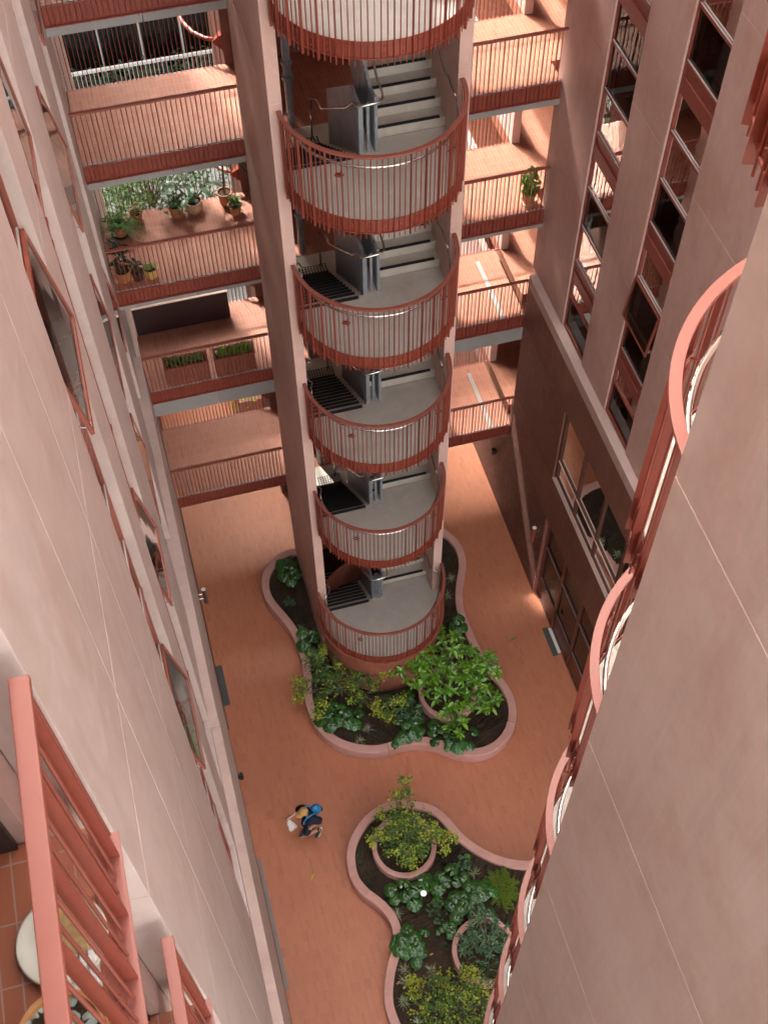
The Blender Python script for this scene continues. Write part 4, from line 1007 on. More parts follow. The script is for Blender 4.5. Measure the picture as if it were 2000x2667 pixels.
# bright ground cover
rng = random.Random(5); gc = MB()
for i in range(3200):
    a, b = rng.random(), rng.random()
    x = 4.15+.95*a; y = 6.8+1.1*b
    if math.hypot((x-4.62)/.34, (y-7.35)/.45) > .95+.16*math.sin(7*math.atan2(y-7.35, x-4.62))+.12*math.sin(17*math.atan2(y-7.35, x-4.62))+rng.gauss(0,.07): continue
    z = .29+rng.uniform(.02,.1)
    rosette(gc, (x,y,z), 5, .028, .007, rng, 0, 1.2, .1)
tag(gc.build('ground_cover', M['lf_cover']), 'bright moss green ground cover patch in the near planter beside the curved railing', 'ground cover', None, 'stuff')
# fallen leaves, petals and chips
def fallen(label, x, y, z, ln, w, az, mat, cat='leaf', group=None):
    mb = MB(); rg = random.Random(x*9+y); lance(mb, (x,y,z+.006), (math.cos(az), math.sin(az), .08), ln, w, .06, rg, 6, .3)
    tag(mb.build('fallen_leaf', mat, None, base=(x,y,z)), label, cat, group)
yl = plain('dry_yellow_leaf', (.5,.29,.06), .6, 0, .3, .2, 20); gl_ = plain('fallen_green_leaf', (.2,.3,.05), .5, 0, .3, .2, 20); bl_ = plain('dry_brown_leaf', (.4,.2,.08), .7, 0, .3, .2, 20)
fallen('yellow fallen leaf on the paving below the walking person', .5, 8.78, 0, .2, .05, .9, yl)
fallen('green fallen leaf on the paving near the brown glass doors', 6.9, 13.48, 0, .24, .045, .4, gl_)
fallen('brown shrivelled leaf on the paving beside the brick wall', 6.75, 15.9, 0, .1, .03, 2, bl_)
for k, (x, y, w_) in enumerate([(3.0,7.28,'right of the bollard'),(3.02,6.82,'above the small pale clump'),(2.7,6.42,'in bare soil left of the ring with the dark shrub'),(1.9,7.2,'inside the left rim'),(1.75,6.0,'by the left rim near the striped tufts'),(2.6,5.7,'near the bottom maple'),(2.05,11.55,'at the front left rim of the far planter'),(5.7,10.85,'at the front right rim of the far planter'),(3.5,5.65,'inside the ring with the dark shrub')]):
    fallen('dry brown leaf on soil '+w_, x, y, .315 if k != 8 else .53, .1, .025, k*1.7, bl_, group='dry leaves on the soil')
# bollard light
t = thing('bollard_light', 'slim brown metal bollard with a pale round lit cap in the near planter', 'light', (2.80, 7.55, .29))
b = MB(); b.cyl(2.80, 7.55, .27, .95, .062, 28); b.build('post', plain('bronze_metal', (.12,.08,.06), .35, .7, .5, .1, 20), t)
lc, lt, lbp = nt('lit_cap'); lbp.inputs['Base Color'].default_value = (.85,.8,.76,1); lbp.inputs['Emission Color'].default_value = (1,.93,.88,1); lbp.inputs['Emission Strength'].default_value = .04
b = MB(); b.cyl(2.80, 7.55, .951, .965, .064, 28); b.build('cap', lc, t)
# wall lamps
def lamp(label, x, y, z, s):
    t = thing('wall_lamp', label, 'lamp', (x, y, z), 'cylinder wall lamps')
    b = MB(); b.cyl(x, y, z-.3, z+.3, .05, 18); b.build('body', M['redmetal'] if s < 0 else plain('dark_lamp', (.07,.04,.035), .5), t)
    b = MB(); b.cyl(x, y, z+.301, z+.306, .052, 18); b.build('cap', M['white'], t)
    b = MB()
    for zz in (-.1,.1): b.tube([(x,y,z+zz),(x-s*.17,y,z+zz)], .012, 8)
    b.build('bracket', M['steel'], t)
lamp('cylinder wall lamp on the right brick wall beside the glass doors', 7.8, 14.92, 2.55, -1)
lamp('cylinder wall lamp low on the left brick wall', -.42, 15.35, 2.6, 1)
b = MB(); b.cyl(7.9, 18.2, 1.72, 1.88, .06, 12); b.box(7.92,7.98,18.15,18.25,1.76,1.84)
tag(b.build('security_camera', M['black'], None, base=(7.9,18.2,1.8)), 'small black camera on the brick wall under the lowest right walkway', 'camera')
b = MB(); b.cyl(-.5, 10.65, 2.4, 2.62, .05, 12); b.box(-.6,-.5,10.62,10.68,2.46,2.54)
tag(b.build('wall_spotlight', M['black'], None, base=(-.5,10.65,2.5)), 'small black spotlight on the foot of the left building', 'lamp')
b = MB()
b.box(-.6,-.52,6.6,9.6,.004,.02)
for k in range(90): b.box(-.595,-.525,6.62+k*.033,6.632+k*.033,.02,.027)
tag(b.build('drain_grate', M['beam'], None), 'long grey drain grate along the foot of the left building', 'drain')
hs = MB(); hs.tube([(CX+1.48*math.cos(PI+PI*k/40), CY+1.48*math.sin(PI+PI*k/40), .31) for k in range(41)], .014, 6)
tag(hs.build('irrigation_hose', M['black'], None), 'thin black hose around the foot of the tower drum', 'hose')
# ------------------------------------------------------------------ pots on the walkways
def pot(t, x, y, z, r, h, mat, style=0):
    b = MB()
    if style == 0: b.lathe(x, y, [(.001,z+.004),(r*.72,z+.004),(r*.95,z+h*.86),(r*1.04,z+h*.86),(r*1.04,z+h),(r*.92,z+h),(r*.88,z+h*.88)], 26)
    else: b.lathe(x, y, [(.001,z+.004),(r*.6,z+.004),(r*.95,z+h*.4),(r*1.02,z+h*.7),(r*.95,z+h),(r*.85,z+h),(r*.86,z+h*.85)], 26)
    b.build('pot', mat, t, smooth=False)
    s_ = MB(); s_.cyl(x, y, z+h*.8, z+h*.87, r*.87, 22); s_.build('soil', M['soil'], t)
def potted(label, x, y, z, r, h, mat, style=0, saucer=None):
    t = thing('potted_plant', label, 'potted plant', (x, y, z), 'potted plants on the walkways')
    pot(t, x, y, z+(.02 if saucer else 0), r, h, mat, style)
    if saucer:
        b = MB(); b.lathe(x, y, [(.001,z+.003),(r*1.02,z+.003),(r*1.16,z+.03),(r*1.1,z+.03),(r*.95,z+.012),(.001,z+.012)], 26); b.build('saucer', saucer, t)
    return t
z3 = FL[3]
# fern
t = potted('big spreading fern in a brown pot at the left end of the potted plant walkway', -.36, 19.1, z3, .17, .26, M['terra'], 0, M['black'])
rg = random.Random(91); lv = MB()
for i in range(34):
    a = rg.uniform(0, 2*PI); e = rg.uniform(.15, 1.25); ln = rg.uniform(.4,.75); d = Vector((math.cos(a)*math.cos(e), math.sin(a)*math.cos(e), math.sin(e)))
    for k in range(2, 12):
        s_ = k/12; c = Vector((-.36,19.1,z3+.24))+d*ln*s_+Vector((0,0,-.75*ln*s_*s_))
        sdv = Vector((-math.sin(a), math.cos(a), 0))
        for sg in (-1,1): lance(lv, tuple(c), tuple(sdv*sg+d*.5), .095*(1-.6*s_), .022*(1-.4*s_), .3, rg, 2)
lv.build('fronds', M['lf_fern'], t)
t = potted('small dry plant in a terracotta pot behind the fern', .02, 19.42, z3, .13, .22, M['terra'])
lv = MB()
for i in range(16): rosette(lv, (.02+rg.gauss(0,.06), 19.42+rg.gauss(0,.06), z3+rg.uniform(.25,.45)), 5, .09, .02, rg)
lv.build('leaves', leafmat('dry_leaf', [(.3,.26,.08),(.22,.16,.06),(.16,.2,.05)]), t)
t = potted('dark bushy succulent in an orange brown pot left of the paddle leaved plant', .84, 19.36, z3, .165, .28, M['terra'], 0)
lv = MB(); st = MB()
for i in range(60):
    a = rg.uniform(0, 2*PI); q = .36*math.sqrt(rg.random()); x, y, z = .78+q*math.cos(a), 19.36+q*math.sin(a), z3+.28+.34*rg.random()*(1-q)
    st.tube([(.84,19.36,z3+.2),((.84+x)/2,(19.36+y)/2,z-.04),(x,y,z)], [.008,.006,.003], 4); rosette(lv, (x,y,z), 7, .055, .018, rg)
st.build('stems', M['stem'], t); lv.build('leaves', M['lf_dark'], t)
t = potted('paddle leaved plant in a round pale pot with a grey stone', 1.2, 19.36, z3, .18, .3, M['terra2'], 1)
lv = MB(); st = MB()
for i in range(11):
    a = i*2.3; e = rg.uniform(.75,1.35); ln = rg.uniform(.35,.75); b = Vector((1.2,19.36,z3+.25)); d = Vector((math.cos(a)*math.cos(e), math.sin(a)*math.cos(e), math.sin(e)))
    tip = b+d*ln; st.tube([tuple(b), tuple(b+d*ln*.5), tuple(tip)], [.012,.009,.006], 5)
    lance(lv, tuple(tip-d*.03), (math.cos(a), math.sin(a), .35), .34, .085, .5, rg, 6, .2)
st.build('stems', M['stem'], t); lv.build('leaves', leafmat('paddle_leaf', [(.05,.12,.05),(.12,.2,.12),(.2,.27,.2),(.035,.08,.03)], .3), t)
sb = MB(); sb.lathe(1.27, 19.3, [(.001,z3+.25),(.045,z3+.27),(.055,z3+.3),(.04,z3+.335),(.001,z3+.345)], 14)
tag(sb.build('grey_stone', plain('grey_stone', (.16,.16,.16), .8, 0, .3, .2, 20), None, smooth=True, base=(1.27,19.3,z3+.26)), 'smooth grey stone in the pale pot of the paddle leaved plant', 'stone')
t = potted('spiky rosette plant in a terracotta pot beside the tower wall', 2.0, 19.1, z3, .14, .22, M['terra'])
lv = MB(); rosette(lv, (2.0,19.1,z3+.25), 26, .26, .02, rg, .1, 1.2, .35); rosette(lv, (2.03,18.98,z3+.22), 14, .16, .014, rg, .1, 1.2, .3); lv.build('leaves', M['lf_fern'], t)
t = potted('tall drooping dragon tree in a dark pot behind the spiky rosette plant', 1.86, 19.45, z3, .15, .3, M['terra'])
st = MB(); st.tube([(1.86,19.45,z3+.25),(1.9,19.47,z3+.9),(1.86,19.5,z3+1.45)], [.025,.022,.02], 8); st.build('trunk', M['bark'], t)
lv = MB()
for c in ((1.86,19.5,z3+1.45),(1.88,19.48,z3+1.25)): rosette(lv, c, 34, .55, .022, rg, -.2, 1.2, .9)
lv.build('leaves', M['lf_rub'], t)
t = potted('rubber plant in an orange glazed pot at the front left of the potted plant walkway', -.48, 17.78, z3, .165, .28, M['terra'], 0, M['terra'])
lv = MB(); st = MB()
for i in range(16):
    a = i*2.4; zz = z3+.32+.045*i; st_ = (-.48+.02*math.cos(a), 17.78+.02*math.sin(a), zz)
    lance(lv, st_, (math.cos(a), math.sin(a), .3), .24, .065, .35, rg, 5, .15)
st.tube([(-.48,17.78,z3+.2),(-.47,17.79,z3+1.08)], [.014,.01], 6); st.build('stem', M['bark'], t); lv.build('leaves', M['lf_rub'], t)
t = potted('small dark plant in a black pot between the rubber plant and the yellow pot', -.2, 17.76, z3, .13, .22, M['black'])
lv = MB()
for i in range(7):
    a = i*2.4; lance(lv, (-.2,17.76,z3+.24+.03*i), (math.cos(a), math.sin(a), .5), .17, .055, .4, rg, 5, .15)
lv.build('leaves', M['lf_rub'], t)
t = potted('pale green herb in a yellow pot, rightmost of three small pots at the front rail', .05, 17.76, z3, .14, .23, M['yellowpot'])
lv = MB()
for i in range(30): rosette(lv, (.05+rg.gauss(0,.06), 17.74+rg.gauss(0,.06), z3+.24+rg.uniform(0,.1)), 5, .05, .02, rg)
lv.build('leaves', leafmat('herb_leaf', [(.25,.36,.1),(.16,.27,.06),(.35,.42,.18)]), t)
t = potted('leafy bright green plant in a terracotta pot at the end of the right walkway', 7.86, 17.78, z3, .15, .26, M['terra'], 0, M['terra2'])
lv = MB(); st = MB()
for i in range(110):
    a = rg.uniform(0, 2*PI); q = .2*math.sqrt(rg.random()); x, y, z = 7.86+q*math.cos(a), 17.78+q*math.sin(a), z3+.28+rg.random()*.42*(1-q)
    rosette(lv, (x,y,z), 5, .06, .025, rg, -.1, .8)
for i in range(6):
    x, y = 7.95+rg.gauss(0,.05), 17.85+rg.gauss(0,.05)
    for k in range(5): rosette(lv, (x+.02*k*rg.uniform(-1,1), y, z3+.6+.05*k), 4, .05, .02, rg)
st.tube([(7.86,17.78,z3+.2),(7.87,17.78,z3+.6)], .008, 5); st.build('stem', M['stem'], t); lv.build('leaves', M['lf_bright'], t)
def trough(label, x0, x1, seed):
    z = FL[2]; y0, y1 = 17.57, 17.9
    t = thing('planter_trough', label, 'planter trough', ((x0+x1)/2, (y0+y1)/2, z), 'rust brown planter troughs')
    b = MB()
    def wall(xa, xb, ya, yb, sh): 
        b.hexa([(xa+sh,ya+sh,z),(xb-sh,ya+sh,z),(xb-sh,yb-sh,z),(xa+sh,yb-sh,z),(xa,ya,z+.5),(xb,ya,z+.5),(xb,yb,z+.5),(xa,yb,z+.5)])
    w = .035
    wall(x0, x1, y0, y0+w, .0); wall(x0, x1, y1-w, y1, .0); wall(x0, x0+w, y0+w+.001, y1-w-.001, 0); wall(x1-w, x1, y0+w+.001, y1-w-.001, 0)
    b.build('box', M['rust'], t, bevel=.008)
    c = MB(); 
    for (a, b_, c_, d_) in ((x0-.02,x1+.02,y0-.02,y0+w),(x0-.02,x1+.02,y1-w,y1+.02),(x0-.02,x0+w,y0+w+.001,y1-w-.001),(x1-w,x1+.02,y0+w+.001,y1-w-.001)): c.box(a,b_,c_,d_,z+.501,z+.53)
    c.build('rim', M['rust'], t, bevel=.006)
    s_ = MB(); s_.box(x0+w+.002, x1-w-.002, y0+w+.002, y1-w-.002, z+.3, z+.44); s_.build('soil', M['soil'], t)
    rg2 = random.Random(seed); lv = MB()
    for cx_ in (x0+.2, x0+.42, x0+.68):
        for i in range(46):
            x, y = cx_+rg2.gauss(0,.08), (y0+y1)/2+rg2.gauss(0,.065)
            rosette(lv, (min(max(x,x0+.06),x1-.06), min(max(y,y0+.05),y1-.05), z+.45+rg2.random()*.14), 5, .045, .02, rg2)
    lv.build('leaves', M['lf_bright'] if seed == 2 else leafmat('trough_leaf', [(.03,.1,.025),(.06,.16,.03),(.09,.2,.04)]), t)
    d = MB(); d.lathe(x0+.09, y1-.09, [(.03,z+.45),(.034,z+.5),(.001,z+.503)], 12); d.build('water_gauge', M['white'], t)
trough('rust brown planter trough with dark herbs, nearer the left building', -.12, .80, 1)
trough('rust brown planter trough with pale green herbs, nearer the tower wall', .95, 1.82, 2)
t = thing('screen', 'dark brown screen with a pale top edge standing on the left walkway behind the troughs', 'screen', (.5, 19.2, FL[2]))
b = MB(); b.box(-.54, 1.57, 19.2, 19.24, FL[2]+.01, FL[2]+.82); b.build('sheet', plain('screen_brown', (.035,.014,.012), .6), t)
b = MB(); b.box(-.545, 1.575, 19.19, 19.25, FL[2]+.821, FL[2]+.84); b.box(-.56, -.542, 19.19, 19.25, FL[2], FL[2]+.82); b.build('edge_trim', M['sealant'], t)
# balcony things bottom left
z7 = FL[7]
b = MB(); b.lathe(-.85, 1.47, [(.001,z7+.01),(.13,z7+.01),(.17,z7+.05),(.16,z7+.055),(.125,z7+.025),(.001,z7+.024)], 40)
tag(b.build('round_tray', plain('ivory_enamel', (.6,.57,.47), .3), None, smooth=True, base=(-.85,1.47,z7)), 'round ivory tray on the near balcony floor, half hidden by the railing', 'tray')
b = MB()
b.box(-.90,-.745,1.40,1.60,z7+.06,z7+.10); b.build
ob = b.build('folded_cushion', plain('tan_weave', (.42,.28,.13), .8, 0, .2, .25, 40, .3, 90), None, bevel=.012, base=(-.9,1.5,z7+.06)); tag(ob, 'tan folded cushion lying on the ivory tray behind the near railing', 'cushion')
b = MB()
for k in range(5): b.box(-.88+k*.03, -.86+k*.03, 1.26, 1.40, z7+.06, z7+.075)
b.box(-.885,-.735,1.28,1.3,z7+.045,z7+.06); b.box(-.885,-.735,1.36,1.38,z7+.045,z7+.06); b.box(-.885,-.87,1.28,1.38,z7+.001,z7+.045); b.box(-.75,-.735,1.28,1.38,z7+.001,z7+.045)
tag(b.build('slatted_stand', M['white'], None, base=(-.81,1.33,z7)), 'small white slatted stand on the near balcony behind the railing bars', 'stand')
t = thing('succulent_pot', 'orange clay pot of grey rosette succulents on the near balcony at the bottom edge', 'potted plant', (-.86, 1.1, z7))
pot(t, -.86, 1.1, z7, .15, .2, plain('orange_clay', (.5,.23,.09), .6, 0, .4, .12, 9))
lv = MB()
for i in range(15):
    a = i*2.4; q = .025*math.sqrt(i)*1.5; c = (-.86+q*math.cos(a), 1.1+q*math.sin(a), z7+.2-.0015*i)
    m2 = MB(); round_leaf(m2, c, .028, .2, a, rg); lv.add(m2.v, m2.f)
for i in range(12): rosette(lv, (-.99+rg.gauss(0,.02), 1.13+rg.gauss(0,.03), z7+.2), 5, .03, .012, rg)
lv.build('leaves', M['lf_grey'], t, smooth=True)
# ------------------------------------------------------------------ red curved pipes on the tower core
for f, w_ in ((5,'topmost'),(4,'above the potted plants'),(3,'behind the dragon tree'),(2,'beside the dark screen'),(1,'lowest, near the ground')):
    z = FL[f]+.45
    t = thing('curved_pipe', 'curved red pipe bracketed to the back of the tower, '+w_, 'pipe', (2.2,19.8,z), 'curved red pipes behind the tower')
    b = MB(); P = [(2.24,19.75,z),(1.97,19.9,z),(1.78,20.15,z),(1.66,20.5,z),(1.62,20.9,z),(1.66,21.3,z),(1.8,21.7,z),(2.2,22.1,z)]
    b.tube(smooth3(P) if 'smooth3' in globals() else P, .04, 12); b.build('tube', M['redlite'], t, smooth=True)
    b = MB(); b.add([(2.243,19.68,z+.16),(2.243,19.84,z+.16),(2.06,19.78,z-.02),(2.243,19.68,z-.16),(2.243,19.84,z-.16)], [(0,1,2),(3,2,4),(0,2,3),(1,4,2),(0,3,4,1)]); b.build('bracket', M['red'], t)
# ------------------------------------------------------------------ what shows beyond the walkways
def streettree(label, cx, cy, h, r, seed, n=1300, mat=None):
    rg2 = random.Random(seed); t = thing('street_tree', label, 'tree', (cx, cy, 0), 'street trees beyond the walkways')
    br = MB(); lv = MB(); br.tube([(cx,cy,-.02),(cx+.05,cy,h*.4),(cx,cy+.05,h*.62)], [.09,.07,.05], 8)
    cl = []
    for i in range(16):
        v = Vector((rg2.gauss(0,1), rg2.gauss(0,1), rg2.gauss(0,.7))).normalized()*r*rg2.uniform(.45,1); c = Vector((cx,cy,h*.72))+v; cl.append(c)
        br.tube([(cx,cy,h*.45), tuple(Vector((cx,cy,h*.6))+v*.4), tuple(c)], [.04,.025,.008], 5)
    for i in range(n):
        c = rg2.choice(cl)+Vector((rg2.gauss(0,1), rg2.gauss(0,1), rg2.gauss(0,.8)))*r*.24
        a = rg2.uniform(0,2*PI); lance(lv, tuple(c), (math.cos(a), math.sin(a), rg2.uniform(-.5,.5)), .16, .045, .2, rg2, 2)
    br.build('trunk', M['bark'], t); lv.build('crown', mat or M['lf_tree'], t)
for k, (x, y, h, r, w_) in enumerate([(-.9,28.5,4.2,1.3,'leftmost, behind the fern'),(.6,30.0,4.6,1.4,'behind the bushy succulent'),(2.9,29.0,4.0,1.4,'behind the paddle leaved plant'),(4.6,31.5,5,1.6,'hidden mostly behind the tower'),(-2.2,31.5,4.5,1.5,'at the left, mostly hidden')]):
    streettree('young street tree seen through the rear railing, '+w_, x, y, h, r, 100+k)
t = thing('leafy_bush', 'yellow green bush beyond the end of the dark screen', 'shrub', (2.15, 23.2, .0))
lv = MB()
for i in range(900):
    v = Vector((rg.gauss(0,1), rg.gauss(0,1), rg.gauss(0,1)))*.38; lance(lv, (2.1+v.x, 23.4+v.y, 1.0+v.z), (rg.uniform(-1,1), rg.uniform(-1,1), rg.uniform(-.3,.6)), .14, .04, .2, rg, 2)
lv.build('leaves', M['lf_mapley'], t); st = MB(); st.tube([(2.15,23.2,-.02),(2.12,23.3,.9)], [.05,.02], 6); st.build('stem', M['bark'], t)
b = MB(); b.box(1.7,1.9,22.6,25,.001,.75); b.box(1.9,4.6,22.6,22.8,.001,.75)
tag(b.build('garden_wall', M['rim'], None, base=(1.8,22.7,0)), 'low pink garden wall seen behind the lowest left walkway', 'wall')
# far glazed front and fence
t = thing('glazed_building', 'dark glass fronted building far behind the upper left walkways', 'building', (3, 39, 0))
b = MB(); b.box(-16, 24, 39.3, 39.5, 0, 31.5); b.box(3.5, 60, 39.6, 60, 0, 75); b.build('backing_and_sky_blocker', plain('dark_green_room', (.02,.03,.022), .6, 0, .4, .5, .6), t)  # tall rear box is unseen, added to block sky light from the decks
b = MB(); b.add([(-16,39,0),(24,39,0),(24,39,31.5),(-16,39,31.5)], [(0,1,2,3)]); b.build('pane', M['glassR'], t)
b = MB()
for k in range(24): b.box(-11.5+k*1.45,-11.43+k*1.45,38.93,39.05,0,31)
b.box(-12,24,38.94,39.04,4.4,4.5); b.build('mullions', M['beam'], t)
t = thing('picket_fence', 'pale metal fence with a white top rail in front of the far glass front', 'fence', (3, 37.6, 0))
b = MB(); b.box(-6, 14, 37.55, 37.65, 1.93, 2.03); b.build('top_rail', M['beadm'], t)
pk = MB()
for k in range(130): pk.box(-6+k*.15,-5.975+k*.15,37.59,37.61,.05,1.93)
b = pk.build('pickets', M['beam'], t); b['kind'] = 'stuff'
t = thing('hedge', 'dark green hedge along the far glass front', 'hedge', (3, 38.3, 0)); lv = MB(); rg2 = random.Random(8)
for i in range(5200): lance(lv, (rg2.uniform(-5,9), rg2.uniform(37.9,38.6), rg2.uniform(.05,1.7)*rg2.random()**.3), (rg2.uniform(-1,1), rg2.uniform(-1,.2), rg2.uniform(-.2,1)), .2, .06, .3, rg2, 2)
lv.build('leaves', M['hedge'], t)
# ------------------------------------------------------------------ person
def skin(name, chains, mat, parent, sub=2, smooth=True):
    """chains: list of (points, radii, attach) ; attach=(chain,index) joins to an existing vertex.  Skin modifier applied."""
    vs, es, rs, idx = [], [], [], []
    for pts, rad, att in chains:
        ids = []; prev = None
        if att is not None: prev = idx[att[0]][att[1]]
        for p, r in zip(pts, rad):
            vs.append(p); rs.append(r); i = len(vs)-1; ids.append(i)
            if prev is not None: es.append((prev, i))
            prev = i
        idx.append(ids)
    off = origin(parent)
    me = bpy.data.meshes.new(name+'_skeleton'); me.from_pydata([tuple(Vector(v)-off) for v in vs], es, [])
    o = bpy.data.objects.new(name+'_skeleton', me); COL.objects.link(o)
    m = o.modifiers.new('skin', 'SKIN'); m.use_smooth_shade = True; m.branch_smoothing = .6
    sv = me.skin_vertices[0].data
    for i, r in enumerate(rs):
        sv[i].radius = (r, r) if not isinstance(r, tuple) else r
    sv[0].use_root = True
    s2 = o.modifiers.new('sub', 'SUBSURF'); s2.levels = sub; s2.render_levels = sub
    dg = bpy.context.evaluated_depsgraph_get(); dg.update()
    nm = bpy.data.meshes.new_from_object(o.evaluated_get(dg)); nm.name = name
    bpy.data.objects.remove(o); bpy.data.meshes.remove(me)
    for p in nm.polygons: p.use_smooth = True
    nm.materials.clear(); nm.materials.append(mat)
    ob = bpy.data.objects.new(name, nm); COL.objects.link(ob); ob.parent = parent
    return ob
PX, PY = .74, 9.85
pt = thing('person', 'person in a navy shirt, navy shorts and tan cap striding across the terracotta paving', 'person', (PX, PY, 0))
F_ = Vector((-.95, -.30, 0)).normalized(); R_ = Vector((F_.y*-1, F_.x, 0)); R_ = Vector((F_.y, -F_.x, 0))   # forward, right (north)
U_ = Vector((0,0,1)); B_ = Vector((PX, PY, 0))
def pp_(f, r, u): return tuple(B_ + F_*f + R_*r + U_*u)
skinm = plain('skin', (.52,.29,.2), .5, 0, .4, .05, 20)
navy = plain('navy_cloth', (.012,.014,.026), .85, 0, .25, .2, 25, .2, 90)
# skeleton joints (forward, right, up)
pel, chest, neck, head = (-.02,0,.95), (.02,0,1.27), (.06,0,1.46), (.10,0,1.60)
RSh, REl, RHa = (.03,.20,1.40), (.14,.25,1.15), (.34,.24,1.10)
LSh, LEl, LHa = (-.02,-.20,1.38), (-.24,-.24,1.14), (.02,-.17,.98)
RHip, RKn, RAn, RTo = (0,.10,.90), (.08,.10,.49), (.06,.09,.09), (.22,.10,.035)
LHip, LKn, LAn, LTo = (0,-.10,.90), (.20,-.10,.52), (-.19,-.09,.27), (-.08,-.14,.10)
def lerp(a, b, t): return tuple(x+(y-x)*t for x, y in zip(a, b))
def W_(*L_): return [pp_(*p) for p in L_]
ch = []
ch.append((W_(pel, (0,0,1.08), chest, (.035,0,1.38)), [.105,.095,.10,.075], None))
ch.append((W_(neck, (.085,0,1.53), (.095,0,1.585), (.098,0,1.645), (.09,0,1.70)), [.052,.06,.078,.083,.055], (0,3)))
ch.append((W_((.185,0,1.585)), [.018], (1,2)))                    # nose
ch.append((W_(RSh, lerp(RSh,REl,.5), REl, lerp(REl,RHa,.5), lerp(REl,RHa,.86)), [.034,.034,.036,.036,.026], (0,3)))
ch.append((W_(LSh, lerp(LSh,LEl,.5), LEl, lerp(LEl,LHa,.5), lerp(LEl,LHa,.86)), [.034,.034,.036,.036,.026], (0,3)))
def hand(ci, ha, el, curl, side):
    d = (Vector(ha)-Vector(el)).normalized(); sdv = d.cross(Vector((0,0,1))).normalized(); dn = sdv.cross(d)
    if dn.z > 0: dn = -dn
    h = Vector(ha)
    ch.append((W_(tuple(h), tuple(h+d*.045)), [(.03),(.028)], (ci, 4))); pc = len(ch)-1
    for k, (o, l) in enumerate(((-.03,.062),(-.01,.072),(.011,.068),(.03,.054))):
        b = h+d*.06+sdv*o
        ch.append((W_(tuple(b), tuple(b+d*l*.5+dn*l*.25*curl), tuple(b+d*l*.7+dn*l*.8*curl)), [.0105,.0095,.008], (pc, 1)))
    b = h+d*.01+sdv*side*.035
    ch.append((W_(tuple(b), tuple(b+d*.03+sdv*side*.02+dn*.015), tuple(b+d*.055+dn*.03)), [.012,.0105,.0085], (pc, 0)))
hand(3, RHa, REl, 1.1, -1); hand(4, LHa, LEl, .6, 1)
ch.append((W_(RHip, lerp(RHip,RKn,.5), RKn, lerp(RKn,RAn,.35), RAn, (.02,.09,.05)), [.075,.066,.052,.056,.036,.035], (0,0)))
ch.append((W_(LHip, lerp(LHip,LKn,.5), LKn, lerp(LKn,LAn,.35), LAn, (-.22,-.09,.22)), [.075,.066,.052,.056,.036,.035], (0,0)))
skin('body', ch, skinm, pt)
# ears, eyes, mouth
b = MB()
for s_ in (-1,1):
    e = Vector(pp_(.165, s_*.032, 1.605)); b.lathe(e.x, e.y, [(.001,e.z-.009),(.008,e.z-.005),(.009,e.z),(.008,e.z+.005),(.001,e.z+.009)], 8)
b.build('eyes', M['black'], pt)
b = MB()
for s_ in (-1,1): b.tube(W_((.085,s_*.086,1.57),(.075,s_*.096,1.6),(.085,s_*.09,1.63)), [.008,.012,.008], 8)
b.build('ears', skinm, pt, smooth=True)
b = MB(); b.tube(W_((.16,-.025,1.545),(.17,0,1.542),(.16,.025,1.545)), .006, 6); b.build('mouth', plain('lips', (.4,.16,.12), .5), pt)
b = MB()
for k in range(26):
    a = k*2.4; b.tube(W_((.02,.07*math.cos(a),1.62),(-.005,.085*math.cos(a)*.8,1.56),(.0,.075*math.cos(a)*.8,1.52)), [.022,.018,.008], 6)
b.build('hair', plain('brown_hair', (.05,.03,.018), .6, 0, .4, .3, 60), pt, smooth=True)
# shirt and shorts: continuous surfaces a little outside the body
skin('shirt', [(W_((-.02,0,.90),(0,0,1.08),(.02,0,1.27),(.035,0,1.39)), [.165,.17,.185,.16], None),
               (W_((.05,0,1.45)), [.085], (0,3)),
               (W_(RSh, lerp(RSh,REl,.45), lerp(RSh,REl,.85)), [.125,.11,.098], (0,3)),
               (W_(LSh, lerp(LSh,LEl,.45), lerp(LSh,LEl,.85)), [.125,.11,.098], (0,3))], navy, pt)
skin('shorts', [(W_((-.02,0,.96),(-.01,0,.9)), [.15,.14], None),
                (W_(RHip, lerp(RHip,RKn,.5), lerp(RHip,RKn,.93)), [.125,.115,.1], (0,1)),
                (W_(LHip, lerp(LHip,LKn,.5), lerp(LHip,LKn,.93)), [.125,.115,.1], (0,1))], navy, pt)
# cap
cap = plain('tan_cap_cloth', (.46,.25,.085), .8, 0, .25, .1, 30, .2, 90)
c0 = Vector(pp_(.09,0,1.655)); b = MB()
vs = []; n = 28
for j in range(7):
    th = j/6*PI/2
    for i in range(n): 
        a = 2*PI*i/n; d = F_*math.cos(a)*.112*math.cos(th)+R_*math.sin(a)*.098*math.cos(th)+U_*.098*math.sin(th); vs.append(tuple(c0+d))
fs = [(j*n+i, j*n+(i+1)%n, (j+1)*n+(i+1)%n, (j+1)*n+i) for j in range(6) for i in range(n)]
b.add(vs, fs)
b.build('cap', cap, pt, smooth=True)
b = MB(); vs = []
for j in range(2):
    for i in range(15):
        a = -1.15+2.3*i/14
        inn = c0+F_*math.cos(a)*.108+R_*math.sin(a)*.095+U_*(.0-.006*j)
        out = c0+F_*(math.cos(a)*.10+.10*math.cos(a*1.15)**.6 if math.cos(a*1.15) > 0 else math.cos(a)*.1)+R_*math.sin(a)*.1+U_*(-.03-.012*math.cos(a)-.006*j)
        vs += [tuple(inn), tuple(out)]
fs = []
for i in range(14):
    fs += [(2*i,2*i+1,2*i+3,2*i+2), (30+2*i,30+2*i+2,30+2*i+3,30+2*i+1), (2*i+1,31+2*i,33+2*i,2*i+3)]
b.add(vs, fs); b.build('cap_brim', cap, pt, smooth=False)
b = MB(); e = c0+F_*.085+U_*.062
